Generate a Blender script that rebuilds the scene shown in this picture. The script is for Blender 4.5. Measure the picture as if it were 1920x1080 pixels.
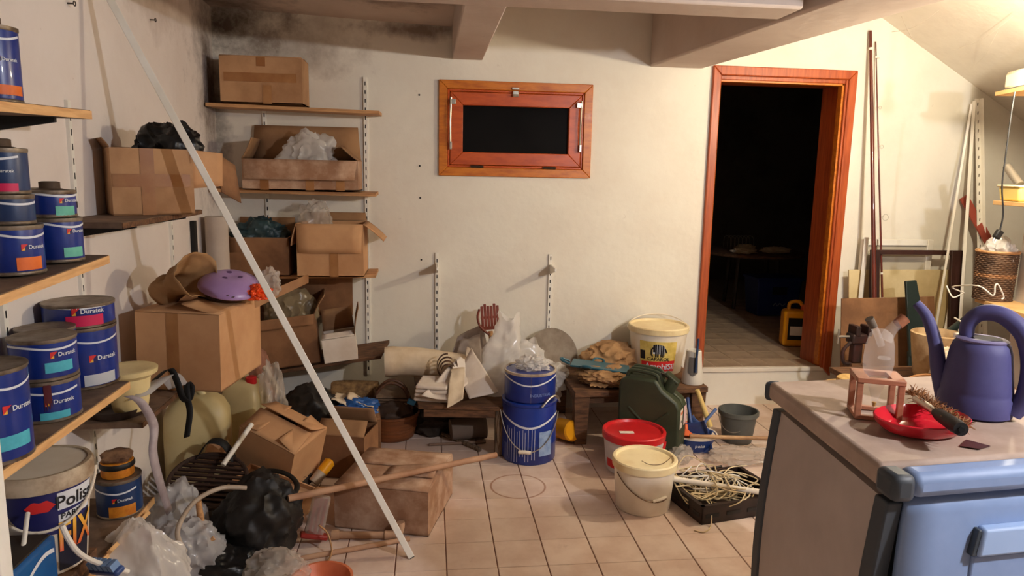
import bpy, bmesh, math, random
from math import pi, sin, cos, radians, atan2, hypot
from mathutils import Vector, Matrix, Euler, noise

random.seed(7)
for o in list(bpy.data.objects):
    bpy.data.objects.remove(o)
scene = bpy.context.scene
COL = scene.collection

# ------------------------------------------------------------------ camera
F = 1333.0
PIT, YAW, ROLL = radians(9.165), radians(6.712), radians(1.126)
CAM = Vector((0, 0, 1.53))
FW = Vector((sin(YAW) * cos(PIT), cos(YAW) * cos(PIT), -sin(PIT)))
_r = Vector((cos(YAW), -sin(YAW), 0)); _u = _r.cross(FW)
RT = _r * cos(ROLL) + _u * sin(ROLL)
UP = RT.cross(FW)
cd = bpy.data.cameras.new('camera')
cd.sensor_width = 36.0; cd.sensor_fit = 'HORIZONTAL'; cd.lens = F / 1920 * 36
cd.clip_start = 0.05; cd.clip_end = 60
cam = bpy.data.objects.new('camera', cd); COL.objects.link(cam)
m = Matrix((RT, UP, -FW)).transposed().to_4x4(); m.translation = CAM
cam.matrix_world = m
scene.camera = cam

# ------------------------------------------------------------------ world, lamps, exposure
w = bpy.data.worlds.new('world'); scene.world = w; w.use_nodes = True
w.node_tree.nodes['Background'].inputs[0].default_value = (0.02, 0.022, 0.03, 1)
w.node_tree.nodes['Background'].inputs[1].default_value = 0.3
vs = scene.view_settings
vs.view_transform = 'Standard'; vs.look = 'None'; vs.exposure = -0.15; vs.gamma = 1.0
vs.use_curve_mapping = False
BULB_WARM = ((2.62, 2.92, 2.03), (1.0, 0.87, 0.64), 1700)   # bare bulb at the right edge of the frame
BULB_COOL = ((2.08, 0.50, 2.06), (0.95, 0.95, 1.0), 3000)   # second bulb, beside the camera

# ------------------------------------------------------------------ helpers
def ray(x, y):
    return FW + RT * ((x - 960) / F) + UP * ((540 - y) / F)
def at(x, y, X=None, Y=None, Z=None):
    d = ray(x, y)
    if X is not None: t = X / d.x
    elif Y is not None: t = Y / d.y
    else: t = (Z - 1.53) / d.z
    return CAM + d * t
def mpp(P): return (Vector(P) - CAM).dot(FW) / F
def zon(x, y, P):
    d = ray(x, y); return 1.53 + hypot(P[0], P[1]) / hypot(d.x, d.y) * d.z
def cyl(x, yb, wpx, yt, Z):
    P = at(x, yb, Z=Z); dd = Vector((P.x, P.y, 0)).normalized(); r = .1
    for k in range(6):
        c = P + dd * r; r = wpx / 2 * mpp(c)
    return Vector((c.x, c.y, Z)), r, zon(x, yt, P) - Z
def faceang(c): return atan2(-c[1], -c[0])

def lin(c):
    o = []
    for v in c[:3]:
        v /= 255.0
        o.append(v / 12.92 if v <= .04045 else ((v + .055) / 1.055) ** 2.4)
    return (*o, 1)

MATS = {}
def mat(name, col, rough=.6, metal=0.0, col2=None, scale=6.0, mix=(.4, .65), bump=0.0, bscale=40.0,
        stretch=(1, 1, 1), detail=5.0, alpha=1.0, trans=0.0, ior=1.45, coat=0.0, emit=None, sheen=0.0, rnd=0.0, spec=.5):
    if name in MATS: return MATS[name]
    M = bpy.data.materials.new(name); M.use_nodes = True
    nt = M.node_tree; b = nt.nodes['Principled BSDF']
    b.inputs['Base Color'].default_value = lin(col)
    b.inputs['Roughness'].default_value = rough; b.inputs['Metallic'].default_value = metal
    b.inputs['IOR'].default_value = ior; b.inputs['Alpha'].default_value = alpha
    b.inputs['Transmission Weight'].default_value = trans
    b.inputs['Coat Weight'].default_value = coat
    b.inputs['Specular IOR Level'].default_value = spec
    tc = nt.nodes.new('ShaderNodeTexCoord'); mp = nt.nodes.new('ShaderNodeMapping')
    mp.inputs['Scale'].default_value = stretch
    nt.links.new(tc.outputs['Object'], mp.inputs['Vector'])
    src = None
    if col2 is not None:
        n = nt.nodes.new('ShaderNodeTexNoise'); n.inputs['Scale'].default_value = scale; n.inputs['Detail'].default_value = detail
        n.inputs['Roughness'].default_value = .62
        nt.links.new(mp.outputs[0], n.inputs['Vector'])
        cr = nt.nodes.new('ShaderNodeValToRGB')
        cr.color_ramp.elements[0].position = mix[0]; cr.color_ramp.elements[1].position = mix[1]
        cr.color_ramp.elements[0].color = lin(col); cr.color_ramp.elements[1].color = lin(col2)
        nt.links.new(n.outputs['Fac'], cr.inputs['Fac']); src = cr.outputs['Color']
    if rnd > 0:
        oi = nt.nodes.new('ShaderNodeObjectInfo'); mr = nt.nodes.new('ShaderNodeMapRange')
        mr.inputs['To Min'].default_value = 1 - rnd; mr.inputs['To Max'].default_value = 1 + rnd
        nt.links.new(oi.outputs['Random'], mr.inputs['Value'])
        hs = nt.nodes.new('ShaderNodeHueSaturation')
        if src: nt.links.new(src, hs.inputs['Color'])
        else: hs.inputs['Color'].default_value = lin(col)
        nt.links.new(mr.outputs[0], hs.inputs['Value']); src = hs.outputs['Color']
    if src: nt.links.new(src, b.inputs['Base Color'])
    if bump > 0:
        n2 = nt.nodes.new('ShaderNodeTexNoise'); n2.inputs['Scale'].default_value = bscale; n2.inputs['Detail'].default_value = 4
        nt.links.new(mp.outputs[0], n2.inputs['Vector'])
        bp = nt.nodes.new('ShaderNodeBump'); bp.inputs['Strength'].default_value = bump; bp.inputs['Distance'].default_value = .01
        nt.links.new(n2.outputs['Fac'], bp.inputs['Height']); nt.links.new(bp.outputs[0], b.inputs['Normal'])
    if emit:
        b.inputs['Emission Color'].default_value = (*emit[0], 1); b.inputs['Emission Strength'].default_value = emit[1]
    MATS[name] = M
    return M

def film(name, col, opac=.6, rough=.25):
    """thin plastic film: part see-through, part scattering"""
    if name in MATS: return MATS[name]
    M = bpy.data.materials.new(name); M.use_nodes = True; nt = M.node_tree
    b = nt.nodes['Principled BSDF']; b.inputs['Base Color'].default_value = lin(col); b.inputs['Roughness'].default_value = rough
    tl = nt.nodes.new('ShaderNodeBsdfTranslucent'); tl.inputs[0].default_value = lin(col)
    tr = nt.nodes.new('ShaderNodeBsdfTransparent')
    m1 = nt.nodes.new('ShaderNodeMixShader'); m1.inputs[0].default_value = .35
    m2 = nt.nodes.new('ShaderNodeMixShader'); m2.inputs[0].default_value = opac
    nt.links.new(b.outputs[0], m1.inputs[1]); nt.links.new(tl.outputs[0], m1.inputs[2])
    nt.links.new(tr.outputs[0], m2.inputs[1]); nt.links.new(m1.outputs[0], m2.inputs[2])
    nt.links.new(m2.outputs[0], nt.nodes['Material Output'].inputs[0])
    MATS[name] = M
    return M

class MB:
    """collects shapes, then builds ONE mesh object"""
    def __init__(s): s.v = []; s.f = []
    def add(s, vs_, fs, M=None):
        k = len(s.v)
        for p in vs_:
            p = Vector(p); s.v.append(tuple(M @ p if M is not None else p))
        s.f += [tuple(i + k for i in f) for f in fs]
        return s
    def box(s, c, d, M=None, R=None):
        x, y, z = d[0] / 2, d[1] / 2, d[2] / 2
        P = [Vector((a * x, b * y, e * z)) for a in (-1, 1) for b in (-1, 1) for e in (-1, 1)]
        if R is not None:
            Rm = Euler(R).to_matrix(); P = [Rm @ p for p in P]
        P = [p + Vector(c) for p in P]
        return s.add(P, [(0, 1, 3, 2), (4, 6, 7, 5), (0, 4, 5, 1), (2, 3, 7, 6), (0, 2, 6, 4), (1, 5, 7, 3)], M)
    def hexa(s, b4, t4):
        """solid from 4 bottom corners (ccw) and 4 top corners"""
        return s.add(list(b4) + list(t4), [(3, 2, 1, 0), (4, 5, 6, 7), (0, 1, 5, 4), (1, 2, 6, 5), (2, 3, 7, 6), (3, 0, 4, 7)])
    def lathe(s, prof, n=28, c=(0, 0, 0), M=None, sx=1, sy=1):
        vs_, fs = [], []
        for r, z in prof:
            for i in range(n):
                a = 2 * pi * i / n
                vs_.append((c[0] + r * cos(a) * sx, c[1] + r * sin(a) * sy, c[2] + z))
        for j in range(len(prof) - 1):
            for i in range(n):
                i2 = (i + 1) % n
                fs.append((j * n + i, j * n + i2, (j + 1) * n + i2, (j + 1) * n + i))
        if prof[0][0] > 1e-5: fs.append(tuple(range(n - 1, -1, -1)))
        if prof[-1][0] > 1e-5: fs.append(tuple((len(prof) - 1) * n + i for i in range(n)))
        return s.add(vs_, fs, M)
    def tube(s, pts, r, n=8, closed=False, M=None, flat=1.0):
        pts = [Vector(p) for p in pts]; N = len(pts)
        rr = r if isinstance(r, (list, tuple)) else [r] * N
        vs_, fs = [], []
        up = Vector((0, 0, 1)); prev = None
        for i, p in enumerate(pts):
            if closed: t = pts[(i + 1) % N] - pts[i - 1]
            else: t = pts[min(i + 1, N - 1)] - pts[max(i - 1, 0)]
            if t.length < 1e-9: t = Vector((0, 0, 1))
            t.normalize()
            if prev is None:
                a = up if abs(t.z) < .9 else Vector((1, 0, 0))
                e1 = t.cross(a).normalized()
            else:
                e1 = (prev - t * prev.dot(t)).normalized()
            prev = e1; e2 = t.cross(e1)
            for k in range(n):
                an = 2 * pi * k / n
                vs_.append(p + (e1 * cos(an) + e2 * sin(an) * flat) * rr[i])
        L = N if closed else N - 1
        for i in range(L):
            for k in range(n):
                k2 = (k + 1) % n; j = (i + 1) % N
                fs.append((i * n + k, j * n + k, j * n + k2, i * n + k2))
        if not closed:
            fs.append(tuple(range(n))); fs.append(tuple((N - 1) * n + k for k in range(n - 1, -1, -1)))
        return s.add(vs_, fs, M)
    def grid(s, fn, nu, nv):
        vs_ = [fn(i / nu, j / nv) for j in range(nv + 1) for i in range(nu + 1)]
        fs = [(j * (nu + 1) + i, j * (nu + 1) + i + 1, (j + 1) * (nu + 1) + i + 1, (j + 1) * (nu + 1) + i) for j in range(nv) for i in range(nu)]
        return s.add(vs_, fs)
    def patch(s, r0, r1, a0, a1, zlo, zhi, n=12, off=.0012):
        """strip lying on a (tapered) cylinder around the local z axis; zlo/zhi functions of 0..1"""
        f0 = zlo if callable(zlo) else (lambda t: zlo)
        f1 = zhi if callable(zhi) else (lambda t: zhi)
        rad = r0 if callable(r0) else (lambda z: r0)
        vs_ = []
        for i in range(n + 1):
            t = i / n; a = a0 + (a1 - a0) * t
            for q in range(3):
                z = f0(t) + (f1(t) - f0(t)) * q / 2
                rr = rad(z) + off
                vs_.append((rr * cos(a), rr * sin(a), z))
        fs = []
        for i in range(n):
            for q in range(2):
                fs.append((i * 3 + q, (i + 1) * 3 + q, (i + 1) * 3 + q + 1, i * 3 + q + 1))
        return s.add(vs_, fs)
    def build(s, name, material, parent=None, bevel=0, smooth=True, angle=38, solid=0, sub=0, weld=False):
        me = bpy.data.meshes.new(name)
        me.from_pydata(s.v, [], s.f); me.validate()
        if weld or True:
            bm = bmesh.new(); bm.from_mesh(me)
            if weld: bmesh.ops.remove_doubles(bm, verts=bm.verts, dist=1e-5)
            bmesh.ops.recalc_face_normals(bm, faces=bm.faces)
            bm.to_mesh(me); bm.free()
        if smooth:
            me.polygons.foreach_set('use_smooth', [True] * len(me.polygons))
            me.set_sharp_from_angle(angle=radians(angle))
        me.materials.append(material)
        o = bpy.data.objects.new(name, me); COL.objects.link(o)
        if parent is not None: o.parent = parent
        if solid:
            md = o.modifiers.new('solid', 'SOLIDIFY'); md.thickness = solid; md.offset = 0
        if bevel:
            md = o.modifiers.new('bevel', 'BEVEL'); md.width = bevel; md.segments = 2; md.limit_method = 'ANGLE'
        if sub:
            md = o.modifiers.new('sub', 'SUBSURF'); md.levels = sub; md.render_levels = sub
        return o

def tag(o, label, cat, group=None):
    o['label'] = label; o['category'] = cat
    if group: o['group'] = group
    return o
def struct(o, label=None):
    o['kind'] = 'structure'
    if label: o['label'] = label
    return o
def thing(name, label, cat, loc=(0, 0, 0), rot=(0, 0, 0), group=None):
    o = bpy.data.objects.new(name, None); COL.objects.link(o)
    o.empty_display_size = .05
    o.location = loc; o.rotation_euler = rot if isinstance(rot, (tuple, list, Euler)) else (0, 0, rot)
    return tag(o, label, cat, group)
def part(o, label): o['label'] = label; return o

def bez(pts, n=8):
    """smooth curve through points (Catmull-Rom)"""
    P = [Vector(p) for p in pts]; out = []
    for i in range(len(P) - 1):
        p0 = P[max(i - 1, 0)]; p1 = P[i]; p2 = P[i + 1]; p3 = P[min(i + 2, len(P) - 1)]
        for k in range(n):
            t = k / n
            out.append(.5 * ((2 * p1) + (p2 - p0) * t + (2 * p0 - 5 * p1 + 4 * p2 - p3) * t * t + (3 * p1 - p0 - 3 * p2 + p3) * t ** 3))
    out.append(P[-1]); return out

def text_geo(s, size):
    c = bpy.data.curves.new('lettering', 'FONT'); c.body = s; c.size = size; c.align_x = 'CENTER'; c.align_y = 'CENTER'; c.resolution_u = 3; c.offset = size * .016
    o = bpy.data.objects.new('lettering', c); COL.objects.link(o)
    dg = bpy.context.evaluated_depsgraph_get()
    me = o.evaluated_get(dg).to_mesh()
    bm = bmesh.new(); bm.from_mesh(me)
    o.evaluated_get(dg).to_mesh_clear()
    bpy.data.objects.remove(o); bpy.data.curves.remove(c)
    return bm
def text_on_cyl(s, size, rad, ang, z, material, parent, bold=1.0, off=.0022, stretch=1.0, shear=0.0, name='lettering'):
    bm = text_geo(s, size)
    xs = [v.co.x for v in bm.verts]
    if xs:
        x = min(xs)
        while x < max(xs):
            bmesh.ops.bisect_plane(bm, geom=bm.verts[:] + bm.edges[:] + bm.faces[:], plane_co=(x, 0, 0), plane_no=(1, 0, 0)); x += size * .3
    rf = rad if callable(rad) else (lambda q: rad)
    for v in bm.verts:
        x, y = v.co.x * stretch, v.co.y; x += shear * y
        zz = z + y; r = rf(zz) + off; a = ang + x / rf(z)
        v.co = Vector((r * cos(a), r * sin(a), zz))
    me = bpy.data.meshes.new(name); bm.to_mesh(me); bm.free(); me.materials.append(material)
    o = bpy.data.objects.new(name, me); COL.objects.link(o); o.parent = parent
    return o
def text_flat(s, size, M, material, parent, stretch=1.0, name='lettering'):
    bm = text_geo(s, size)
    for v in bm.verts: v.co = M @ Vector((v.co.x * stretch, v.co.y, 0))
    me = bpy.data.meshes.new(name); bm.to_mesh(me); bm.free(); me.materials.append(material)
    o = bpy.data.objects.new(name, me); COL.objects.link(o); o.parent = parent
    return o

def crumple(sx, sy, sz, seed, amp=.25, freq=2.2, sub=5, peak=0.0, flat=.75, ridge=.5):
    """crumpled closed surface as an MB, base at z = 0"""
    bm = bmesh.new(); bmesh.ops.create_icosphere(bm, subdivisions=sub, radius=1)
    off = Vector((seed * 3.1, seed * 1.7, seed * .9)); mb = MB()
    vs_ = []
    for v in bm.verts:
        p = v.co.copy()
        n1 = noise.fractal(p * freq * .75 + off, 1.0, 2.0, 2)
        c1 = (1 - min(1, abs(noise.noise(p * freq * 1.1 + off * 2)) * 2.2)) ** 3
        c2 = (1 - min(1, abs(noise.noise(p * freq * 2.6 + off * 3)) * 2.4)) ** 3
        k = 1 + amp * (n1 * .75 + ridge * (c1 * .9 + c2 * .32 - .35))
        q = p * k
        if peak and q.z > 0:
            s_ = max(.12, 1 - peak * q.z); q.x *= s_; q.y *= s_; q.z *= 1 + peak * .55
        if q.z < -flat: q.z = -flat + (q.z + flat) * .06
        vs_.append((q.x * sx, q.y * sy, (q.z + flat + .02) * sz))
    z0 = min(p[2] for p in vs_)
    vs_ = [(p[0], p[1], p[2] - z0) for p in vs_]
    bm.verts.index_update()
    mb.add(vs_, [[v.index for v in f.verts] for f in bm.faces]); bm.free()
    return mb
def bag(name, label, cat, loc, size, seed, material, rot=(0, 0, 0), **kw):
    o = crumple(*size, seed, **kw).build(name, material, angle=60)
    o.location = loc; o.rotation_euler = rot
    return tag(o, label, cat)
def sheet(name, material, p00, p10, p11, p01, amp=.01, freq=6, nu=14, nv=10, thick=.003, parent=None, seed=0, curl=0.0):
    a, b, c, d = map(Vector, (p00, p10, p11, p01)); nrm = (b - a).cross(d - a).normalized()
    def fn(u, v):
        p = a * (1 - u) * (1 - v) + b * u * (1 - v) + c * u * v + d * (1 - u) * v
        return p + nrm * (amp * noise.fractal(p * freq + Vector((seed, seed * 2, 0)), .8, 2, 3) + curl * ((2 * u - 1) ** 2))
    return MB().grid(fn, nu, nv).build(name, material, parent, solid=thick, angle=50)
def rod(name, label, cat, a, b, r, material, n=10, r2=None):
    a, b = Vector(a), Vector(b)
    rr = [r + ((r2 if r2 is not None else r) - r) * k / 6 for k in range(7)]
    o = MB().tube([a.lerp(b, k / 6) for k in range(7)], rr, n).build(name, material)
    return tag(o, label, cat)
# ------------------------------------------------------------------ materials
def wall_material(name, base, tint, mold_at=None):
    M = bpy.data.materials.new(name); M.use_nodes = True; nt = M.node_tree; N = nt.nodes.new; L = nt.links.new
    b = nt.nodes['Principled BSDF']; b.inputs['Roughness'].default_value = .85
    g = N('ShaderNodeNewGeometry')
    n1 = N('ShaderNodeTexNoise'); n1.inputs['Scale'].default_value = 1.6; n1.inputs['Detail'].default_value = 8; n1.inputs['Roughness'].default_value = .65
    L(g.outputs['Position'], n1.inputs['Vector'])
    r1 = N('ShaderNodeValToRGB'); r1.color_ramp.elements[0].position = .42; r1.color_ramp.elements[1].position = .72
    r1.color_ramp.elements[0].color = lin(base); r1.color_ramp.elements[1].color = lin(tint)
    L(n1.outputs['Fac'], r1.inputs['Fac'])
    # small scuffs
    n2 = N('ShaderNodeTexNoise'); n2.inputs['Scale'].default_value = 9; n2.inputs['Detail'].default_value = 6; n2.inputs['Roughness'].default_value = .75
    L(g.outputs['Position'], n2.inputs['Vector'])
    r2 = N('ShaderNodeValToRGB'); r2.color_ramp.elements[0].position = .66; r2.color_ramp.elements[1].position = .8
    r2.color_ramp.elements[0].color = (0, 0, 0, 1); r2.color_ramp.elements[1].color = (.55, .55, .55, 1)
    L(n2.outputs['Fac'], r2.inputs['Fac'])
    mx = N('ShaderNodeMixRGB'); mx.inputs[2].default_value = lin((150, 120, 95))
    L(r2.outputs[0], mx.inputs[0]); L(r1.outputs[0], mx.inputs[1]); out = mx.outputs[0]
    for (c, rad, colr, amt) in (mold_at or []):
        d = N('ShaderNodeVectorMath'); d.operation = 'SUBTRACT'; d.inputs[1].default_value = c
        L(g.outputs['Position'], d.inputs[0])
        dv = N('ShaderNodeVectorMath'); dv.operation = 'DIVIDE'; dv.inputs[1].default_value = rad; L(d.outputs[0], dv.inputs[0])
        ln = N('ShaderNodeVectorMath'); ln.operation = 'LENGTH'; L(dv.outputs[0], ln.inputs[0])
        n3 = N('ShaderNodeTexNoise'); n3.inputs['Scale'].default_value = 5; n3.inputs['Detail'].default_value = 7; n3.inputs['Roughness'].default_value = .7
        L(g.outputs['Position'], n3.inputs['Vector'])
        ad = N('ShaderNodeMath'); ad.operation = 'MULTIPLY_ADD'; ad.inputs[1].default_value = 2.4; L(n3.outputs['Fac'], ad.inputs[0]); L(ln.outputs['Value'], ad.inputs[2])
        mr = N('ShaderNodeMapRange'); mr.inputs['From Min'].default_value = 2.2; mr.inputs['From Max'].default_value = 1.25
        mr.inputs['To Min'].default_value = 0; mr.inputs['To Max'].default_value = amt
        L(ad.outputs[0], mr.inputs['Value'])
        m2 = N('ShaderNodeMixRGB'); m2.inputs[2].default_value = lin(colr)
        L(mr.outputs[0], m2.inputs[0]); L(out, m2.inputs[1]); out = m2.outputs[0]
    L(out, b.inputs['Base Color'])
    n4 = N('ShaderNodeTexNoise'); n4.inputs['Scale'].default_value = 14; n4.inputs['Detail'].default_value = 6
    L(g.outputs['Position'], n4.inputs['Vector'])
    bp = N('ShaderNodeBump'); bp.inputs['Strength'].default_value = .16; bp.inputs['Distance'].default_value = .02
    L(n4.outputs['Fac'], bp.inputs['Height']); L(bp.outputs[0], b.inputs['Normal'])
    return M

M_WALL_B = wall_material('plaster_back', (232, 227, 214), (222, 213, 199), [((-1.15, 4.45, 2.36), (.42, .6, .26), (70, 48, 34), .9), ((-.1, 4.45, 2.36), (.42, .5, .07), (96, 70, 50), .8), ((-1.25, 4.45, 1.9), (.12, .6, .6), (62, 46, 36), .85), ((-.75, 4.45, 2.25), (.5, .5, .2), (120, 95, 75), .6)])
M_WALL_L = wall_material('plaster_left', (232, 222, 214), (222, 209, 199), [((-1.25, 4.4, 2.05), (.5, .34, .8), (80, 58, 42), .85), ((-1.25, 3.6, 2.3), (.5, .4, .2), (150, 122, 100), .5)])
M_WALL = wall_material('plaster', (226, 218, 204), (210, 200, 186))
M_LOWBOUNCE = wall_material('low_bounce_wall', (128, 118, 108), (104, 94, 86))  # unseen walls and ceilings, toned dark to cut bounced light
M_CEIL = wall_material('ceiling_plaster', (208, 190, 176), (190, 168, 152), [((-.15, 3.9, 2.4), (.55, .3, .3), (80, 58, 42), .8), ((-1.2, 4.3, 2.4), (.5, .35, .5), (70, 50, 38), .8)])
M_BEAM = wall_material('beam_plaster', (206, 190, 178), (190, 170, 156))
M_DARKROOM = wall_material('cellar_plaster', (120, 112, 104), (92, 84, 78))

WOOD = mat('shelf_pine', (226, 180, 122), .55, col2=(200, 148, 92), scale=7, stretch=(12, 1, 12), bump=.05)
WOODY = mat('shelf_edge_pine', (232, 186, 128), .5, col2=(210, 158, 104), scale=6, stretch=(12, 1.2, 12))
WOODX = mat('board_pine', (206, 158, 108), .6, col2=(166, 118, 76), scale=6, stretch=(1, 12, 12), bump=.06)
SHELFTOP = mat('dusty_shelf', (122, 98, 78), .8, col2=(92, 72, 58), scale=14)
OLDWOOD = mat('old_wood', (118, 82, 54), .8, col2=(72, 48, 32), scale=9, stretch=(1, 6, 6), bump=.2)
GREYWOOD = mat('weathered_wood', (132, 108, 84), .9, col2=(60, 46, 36), scale=10, stretch=(8, 8, 1), bump=.4)
DOORWOOD = mat('door_mahogany', (176, 84, 40), .38, col2=(146, 62, 28), scale=4, stretch=(14, 14, 1), coat=.25)
FRAMEWOOD = mat('window_oak', (206, 122, 36), .36, col2=(176, 92, 24), scale=5, stretch=(1.5, 6, 6), coat=.3)
SASHWOOD = mat('window_sash', (196, 88, 34), .36, col2=(170, 70, 26), scale=5, stretch=(1.5, 6, 6), coat=.3)
CARD = mat('cardboard', (188, 146, 106), .85, col2=(160, 118, 82), scale=4, bump=.04, bscale=120)
CARD2 = mat('cardboard_light', (204, 158, 114), .85, col2=(186, 138, 96), scale=3, bump=.04, bscale=120)
CARD3 = mat('cardboard_dusty', (196, 164, 138), .9, col2=(158, 118, 90), scale=9, mix=(.35, .6), bump=.06, bscale=80)
CARD4 = mat('cardboard_brown', (146, 104, 70), .85, col2=(116, 80, 52), scale=4, bump=.05, bscale=100)
CARDIN = mat('cardboard_inside', (160, 122, 86), .9, col2=(140, 102, 70), scale=5)
TAPE = mat('brown_tape', (150, 100, 58), .28, col2=(170, 122, 76), scale=6)
PAPERW = mat('white_card', (232, 220, 206), .8, col2=(216, 200, 182), scale=5)
PAPERC = mat('cream_paper', (226, 208, 180), .8, col2=(206, 184, 152), scale=7)
KRAFT = mat('kraft_paper', (168, 130, 88), .8, col2=(142, 104, 66), scale=5, bump=.1, bscale=25)
BLUE = mat('can_blue', (22, 52, 140), .32, col2=(14, 38, 112), scale=3, coat=.3)
BLUE2 = mat('can_navy', (28, 58, 104), .4, col2=(22, 44, 84), scale=4, coat=.2)
TIN = mat('tin_rim', (150, 138, 122), .45, metal=.6, col2=(96, 78, 62), scale=14)
DUSTLID = mat('dusty_lid', (92, 72, 54), .75, col2=(64, 48, 38), scale=10)
WHITEINK = mat('white_print', (222, 226, 232), .5)
CYANINK = mat('cyan_label', (84, 188, 206), .5, col2=(70, 170, 190), scale=20)
TEALINK = mat('green_label', (110, 196, 172), .5, col2=(96, 180, 158), scale=20)
MAGINK = mat('magenta_label', (206, 28, 84), .5)
ORINK = mat('orange_label', (240, 122, 48), .5, col2=(226, 106, 36), scale=18)
AMBERINK = mat('amber_label', (224, 148, 44), .5, col2=(190, 110, 30), scale=22)
REDINK = mat('red_print', (214, 44, 44), .5)
YELINK = mat('yellow_print', (240, 180, 60), .5)
BLKINK = mat('black_print', (26, 24, 28), .5)
NAVYINK = mat('navy_print', (34, 36, 96), .45)
WPLASTIC = mat('white_plastic', (236, 226, 208), .4, col2=(222, 208, 186), scale=4)
CREAMLID = mat('cream_lid', (240, 222, 176), .45, col2=(224, 198, 146), scale=6)
GREYPL = mat('grey_plastic', (96, 98, 92), .45, col2=(80, 80, 76), scale=4)
PAILGREY = mat('pail_grey', (206, 202, 200), .45, col2=(188, 182, 178), scale=5)
REDPL = mat('red_plastic', (206, 36, 40), .32, col2=(186, 30, 34), scale=5)
BLUEPL = mat('blue_plastic', (58, 82, 136), .4, col2=(44, 64, 114), scale=5)
BASINBL = mat('basin_blue', (34, 64, 132), .35)
ORPL = mat('orange_plastic', (226, 108, 62), .4)
YELPL = mat('yellow_plastic', (238, 164, 24), .4, col2=(226, 150, 14), scale=4)
OLIVE = mat('jerrycan_green', (58, 66, 44), .5, col2=(46, 52, 36), scale=5, bump=.05)
STEEL = mat('steel', (190, 184, 172), .35, metal=.85)
DARKST = mat('dark_steel', (70, 62, 56), .5, metal=.5, col2=(54, 44, 38), scale=10)
WIREBR = mat('rusty_wire', (110, 84, 60), .5, metal=.5)
WPAINT = mat('white_paint', (240, 236, 226), .45, col2=(230, 224, 210), scale=5)
BLACKPL = mat('black_film', (14, 14, 15), .38)
BLACKRUB = mat('black_rubber', (22, 21, 21), .55)
DARKBR = mat('dark_brown_plastic', (52, 36, 30), .5, col2=(38, 26, 22), scale=6)
FILMW = film('white_film', (244, 240, 234), .7, .18)
FILMC = film('clear_film', (226, 216, 204), .38, .15)
FILMG = film('grey_film', (214, 212, 212), .72, .15)
TRANSL = mat('jug_plastic', (222, 204, 152), .4, col2=(206, 184, 124), scale=3, trans=.25)
ROPE = mat('cream_cable', (222, 204, 166), .6, col2=(200, 176, 132), scale=9)
GLASS = film('thin_glass', (232, 226, 220), .2, .04)
DARKGLASS = mat('window_glass', (8, 9, 11), .06, spec=.6)
FABRICG = mat('grey_fabric', (150, 138, 124), .9, col2=(126, 112, 98), scale=9)
LEATHER = mat('brown_leather', (96, 62, 42), .6, col2=(66, 42, 30), scale=10)
BASKETM = mat('wicker', (112, 84, 62), .75, col2=(74, 54, 40), scale=18, bump=.15)
BASINBR = mat('brown_basin', (134, 78, 40), .5, col2=(98, 56, 30), scale=5, stretch=(1, 1, 6))

# ------------------------------------------------------------------ setting
YB, XL = 4.456, -1.25
ZST = .256
floor = struct(MB().box((1.2, 1.0, -.05), (5.4, 7.4, .1 - .004)).build('floor', mat('grout', (134, 92, 74), .9, col2=(112, 76, 60), scale=9)))
def tile_material(name, c1, c2):
    M = mat(name, c1, .42, col2=c2, scale=5, mix=(.38, .66), rnd=.05, bump=.02, bscale=30)
    nt = M.node_tree; b = nt.nodes['Principled BSDF']; N = nt.nodes.new; L = nt.links.new
    src = b.inputs['Base Color'].links[0].from_socket
    g = N('ShaderNodeNewGeometry')
    nz = [n for n in nt.nodes if n.type == 'TEX_NOISE'][0]
    L(g.outputs['Position'], nz.inputs['Vector'])
    # rust ring left by a tin, and brown smears
    d = N('ShaderNodeVectorMath'); d.operation = 'SUBTRACT'; d.inputs[1].default_value = (.436, 3.29, 0); L(g.outputs['Position'], d.inputs[0])
    ml = N('ShaderNodeVectorMath'); ml.operation = 'MULTIPLY'; ml.inputs[1].default_value = (1, 1, 0); L(d.outputs[0], ml.inputs[0])
    ln = N('ShaderNodeVectorMath'); ln.operation = 'LENGTH'; L(ml.outputs[0], ln.inputs[0])
    s = N('ShaderNodeMath'); s.operation = 'SUBTRACT'; s.inputs[1].default_value = .134; L(ln.outputs['Value'], s.inputs[0])
    a = N('ShaderNodeMath'); a.operation = 'ABSOLUTE'; L(s.outputs[0], a.inputs[0])
    mr = N('ShaderNodeMapRange'); mr.inputs['From Min'].default_value = .002; mr.inputs['From Max'].default_value = .007; mr.inputs['To Min'].default_value = .75; mr.inputs['To Max'].default_value = 0
    L(a.outputs[0], mr.inputs['Value'])
    m1 = N('ShaderNodeMixRGB'); m1.inputs[2].default_value = lin((150, 92, 50)); L(mr.outputs[0], m1.inputs[0]); L(src, m1.inputs[1])
    n = N('ShaderNodeTexNoise'); n.inputs['Scale'].default_value = 3.2; n.inputs['Detail'].default_value = 9; n.inputs['Roughness'].default_value = .7; L(g.outputs['Position'], n.inputs['Vector'])
    cr = N('ShaderNodeValToRGB'); cr.color_ramp.elements[0].position = .6; cr.color_ramp.elements[1].position = .78
    cr.color_ramp.elements[0].color = (0, 0, 0, 1); cr.color_ramp.elements[1].color = (.7, .7, .7, 1); L(n.outputs['Fac'], cr.inputs['Fac'])
    m2 = N('ShaderNodeMixRGB'); m2.inputs[2].default_value = lin((140, 100, 76)); L(cr.outputs[0], m2.inputs[0]); L(m1.outputs[0], m2.inputs[1])
    L(m2.outputs[0], b.inputs['Base Color'])
    return M
M_TILE = tile_material('floor_tile', (224, 202, 186), (206, 178, 160))
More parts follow.
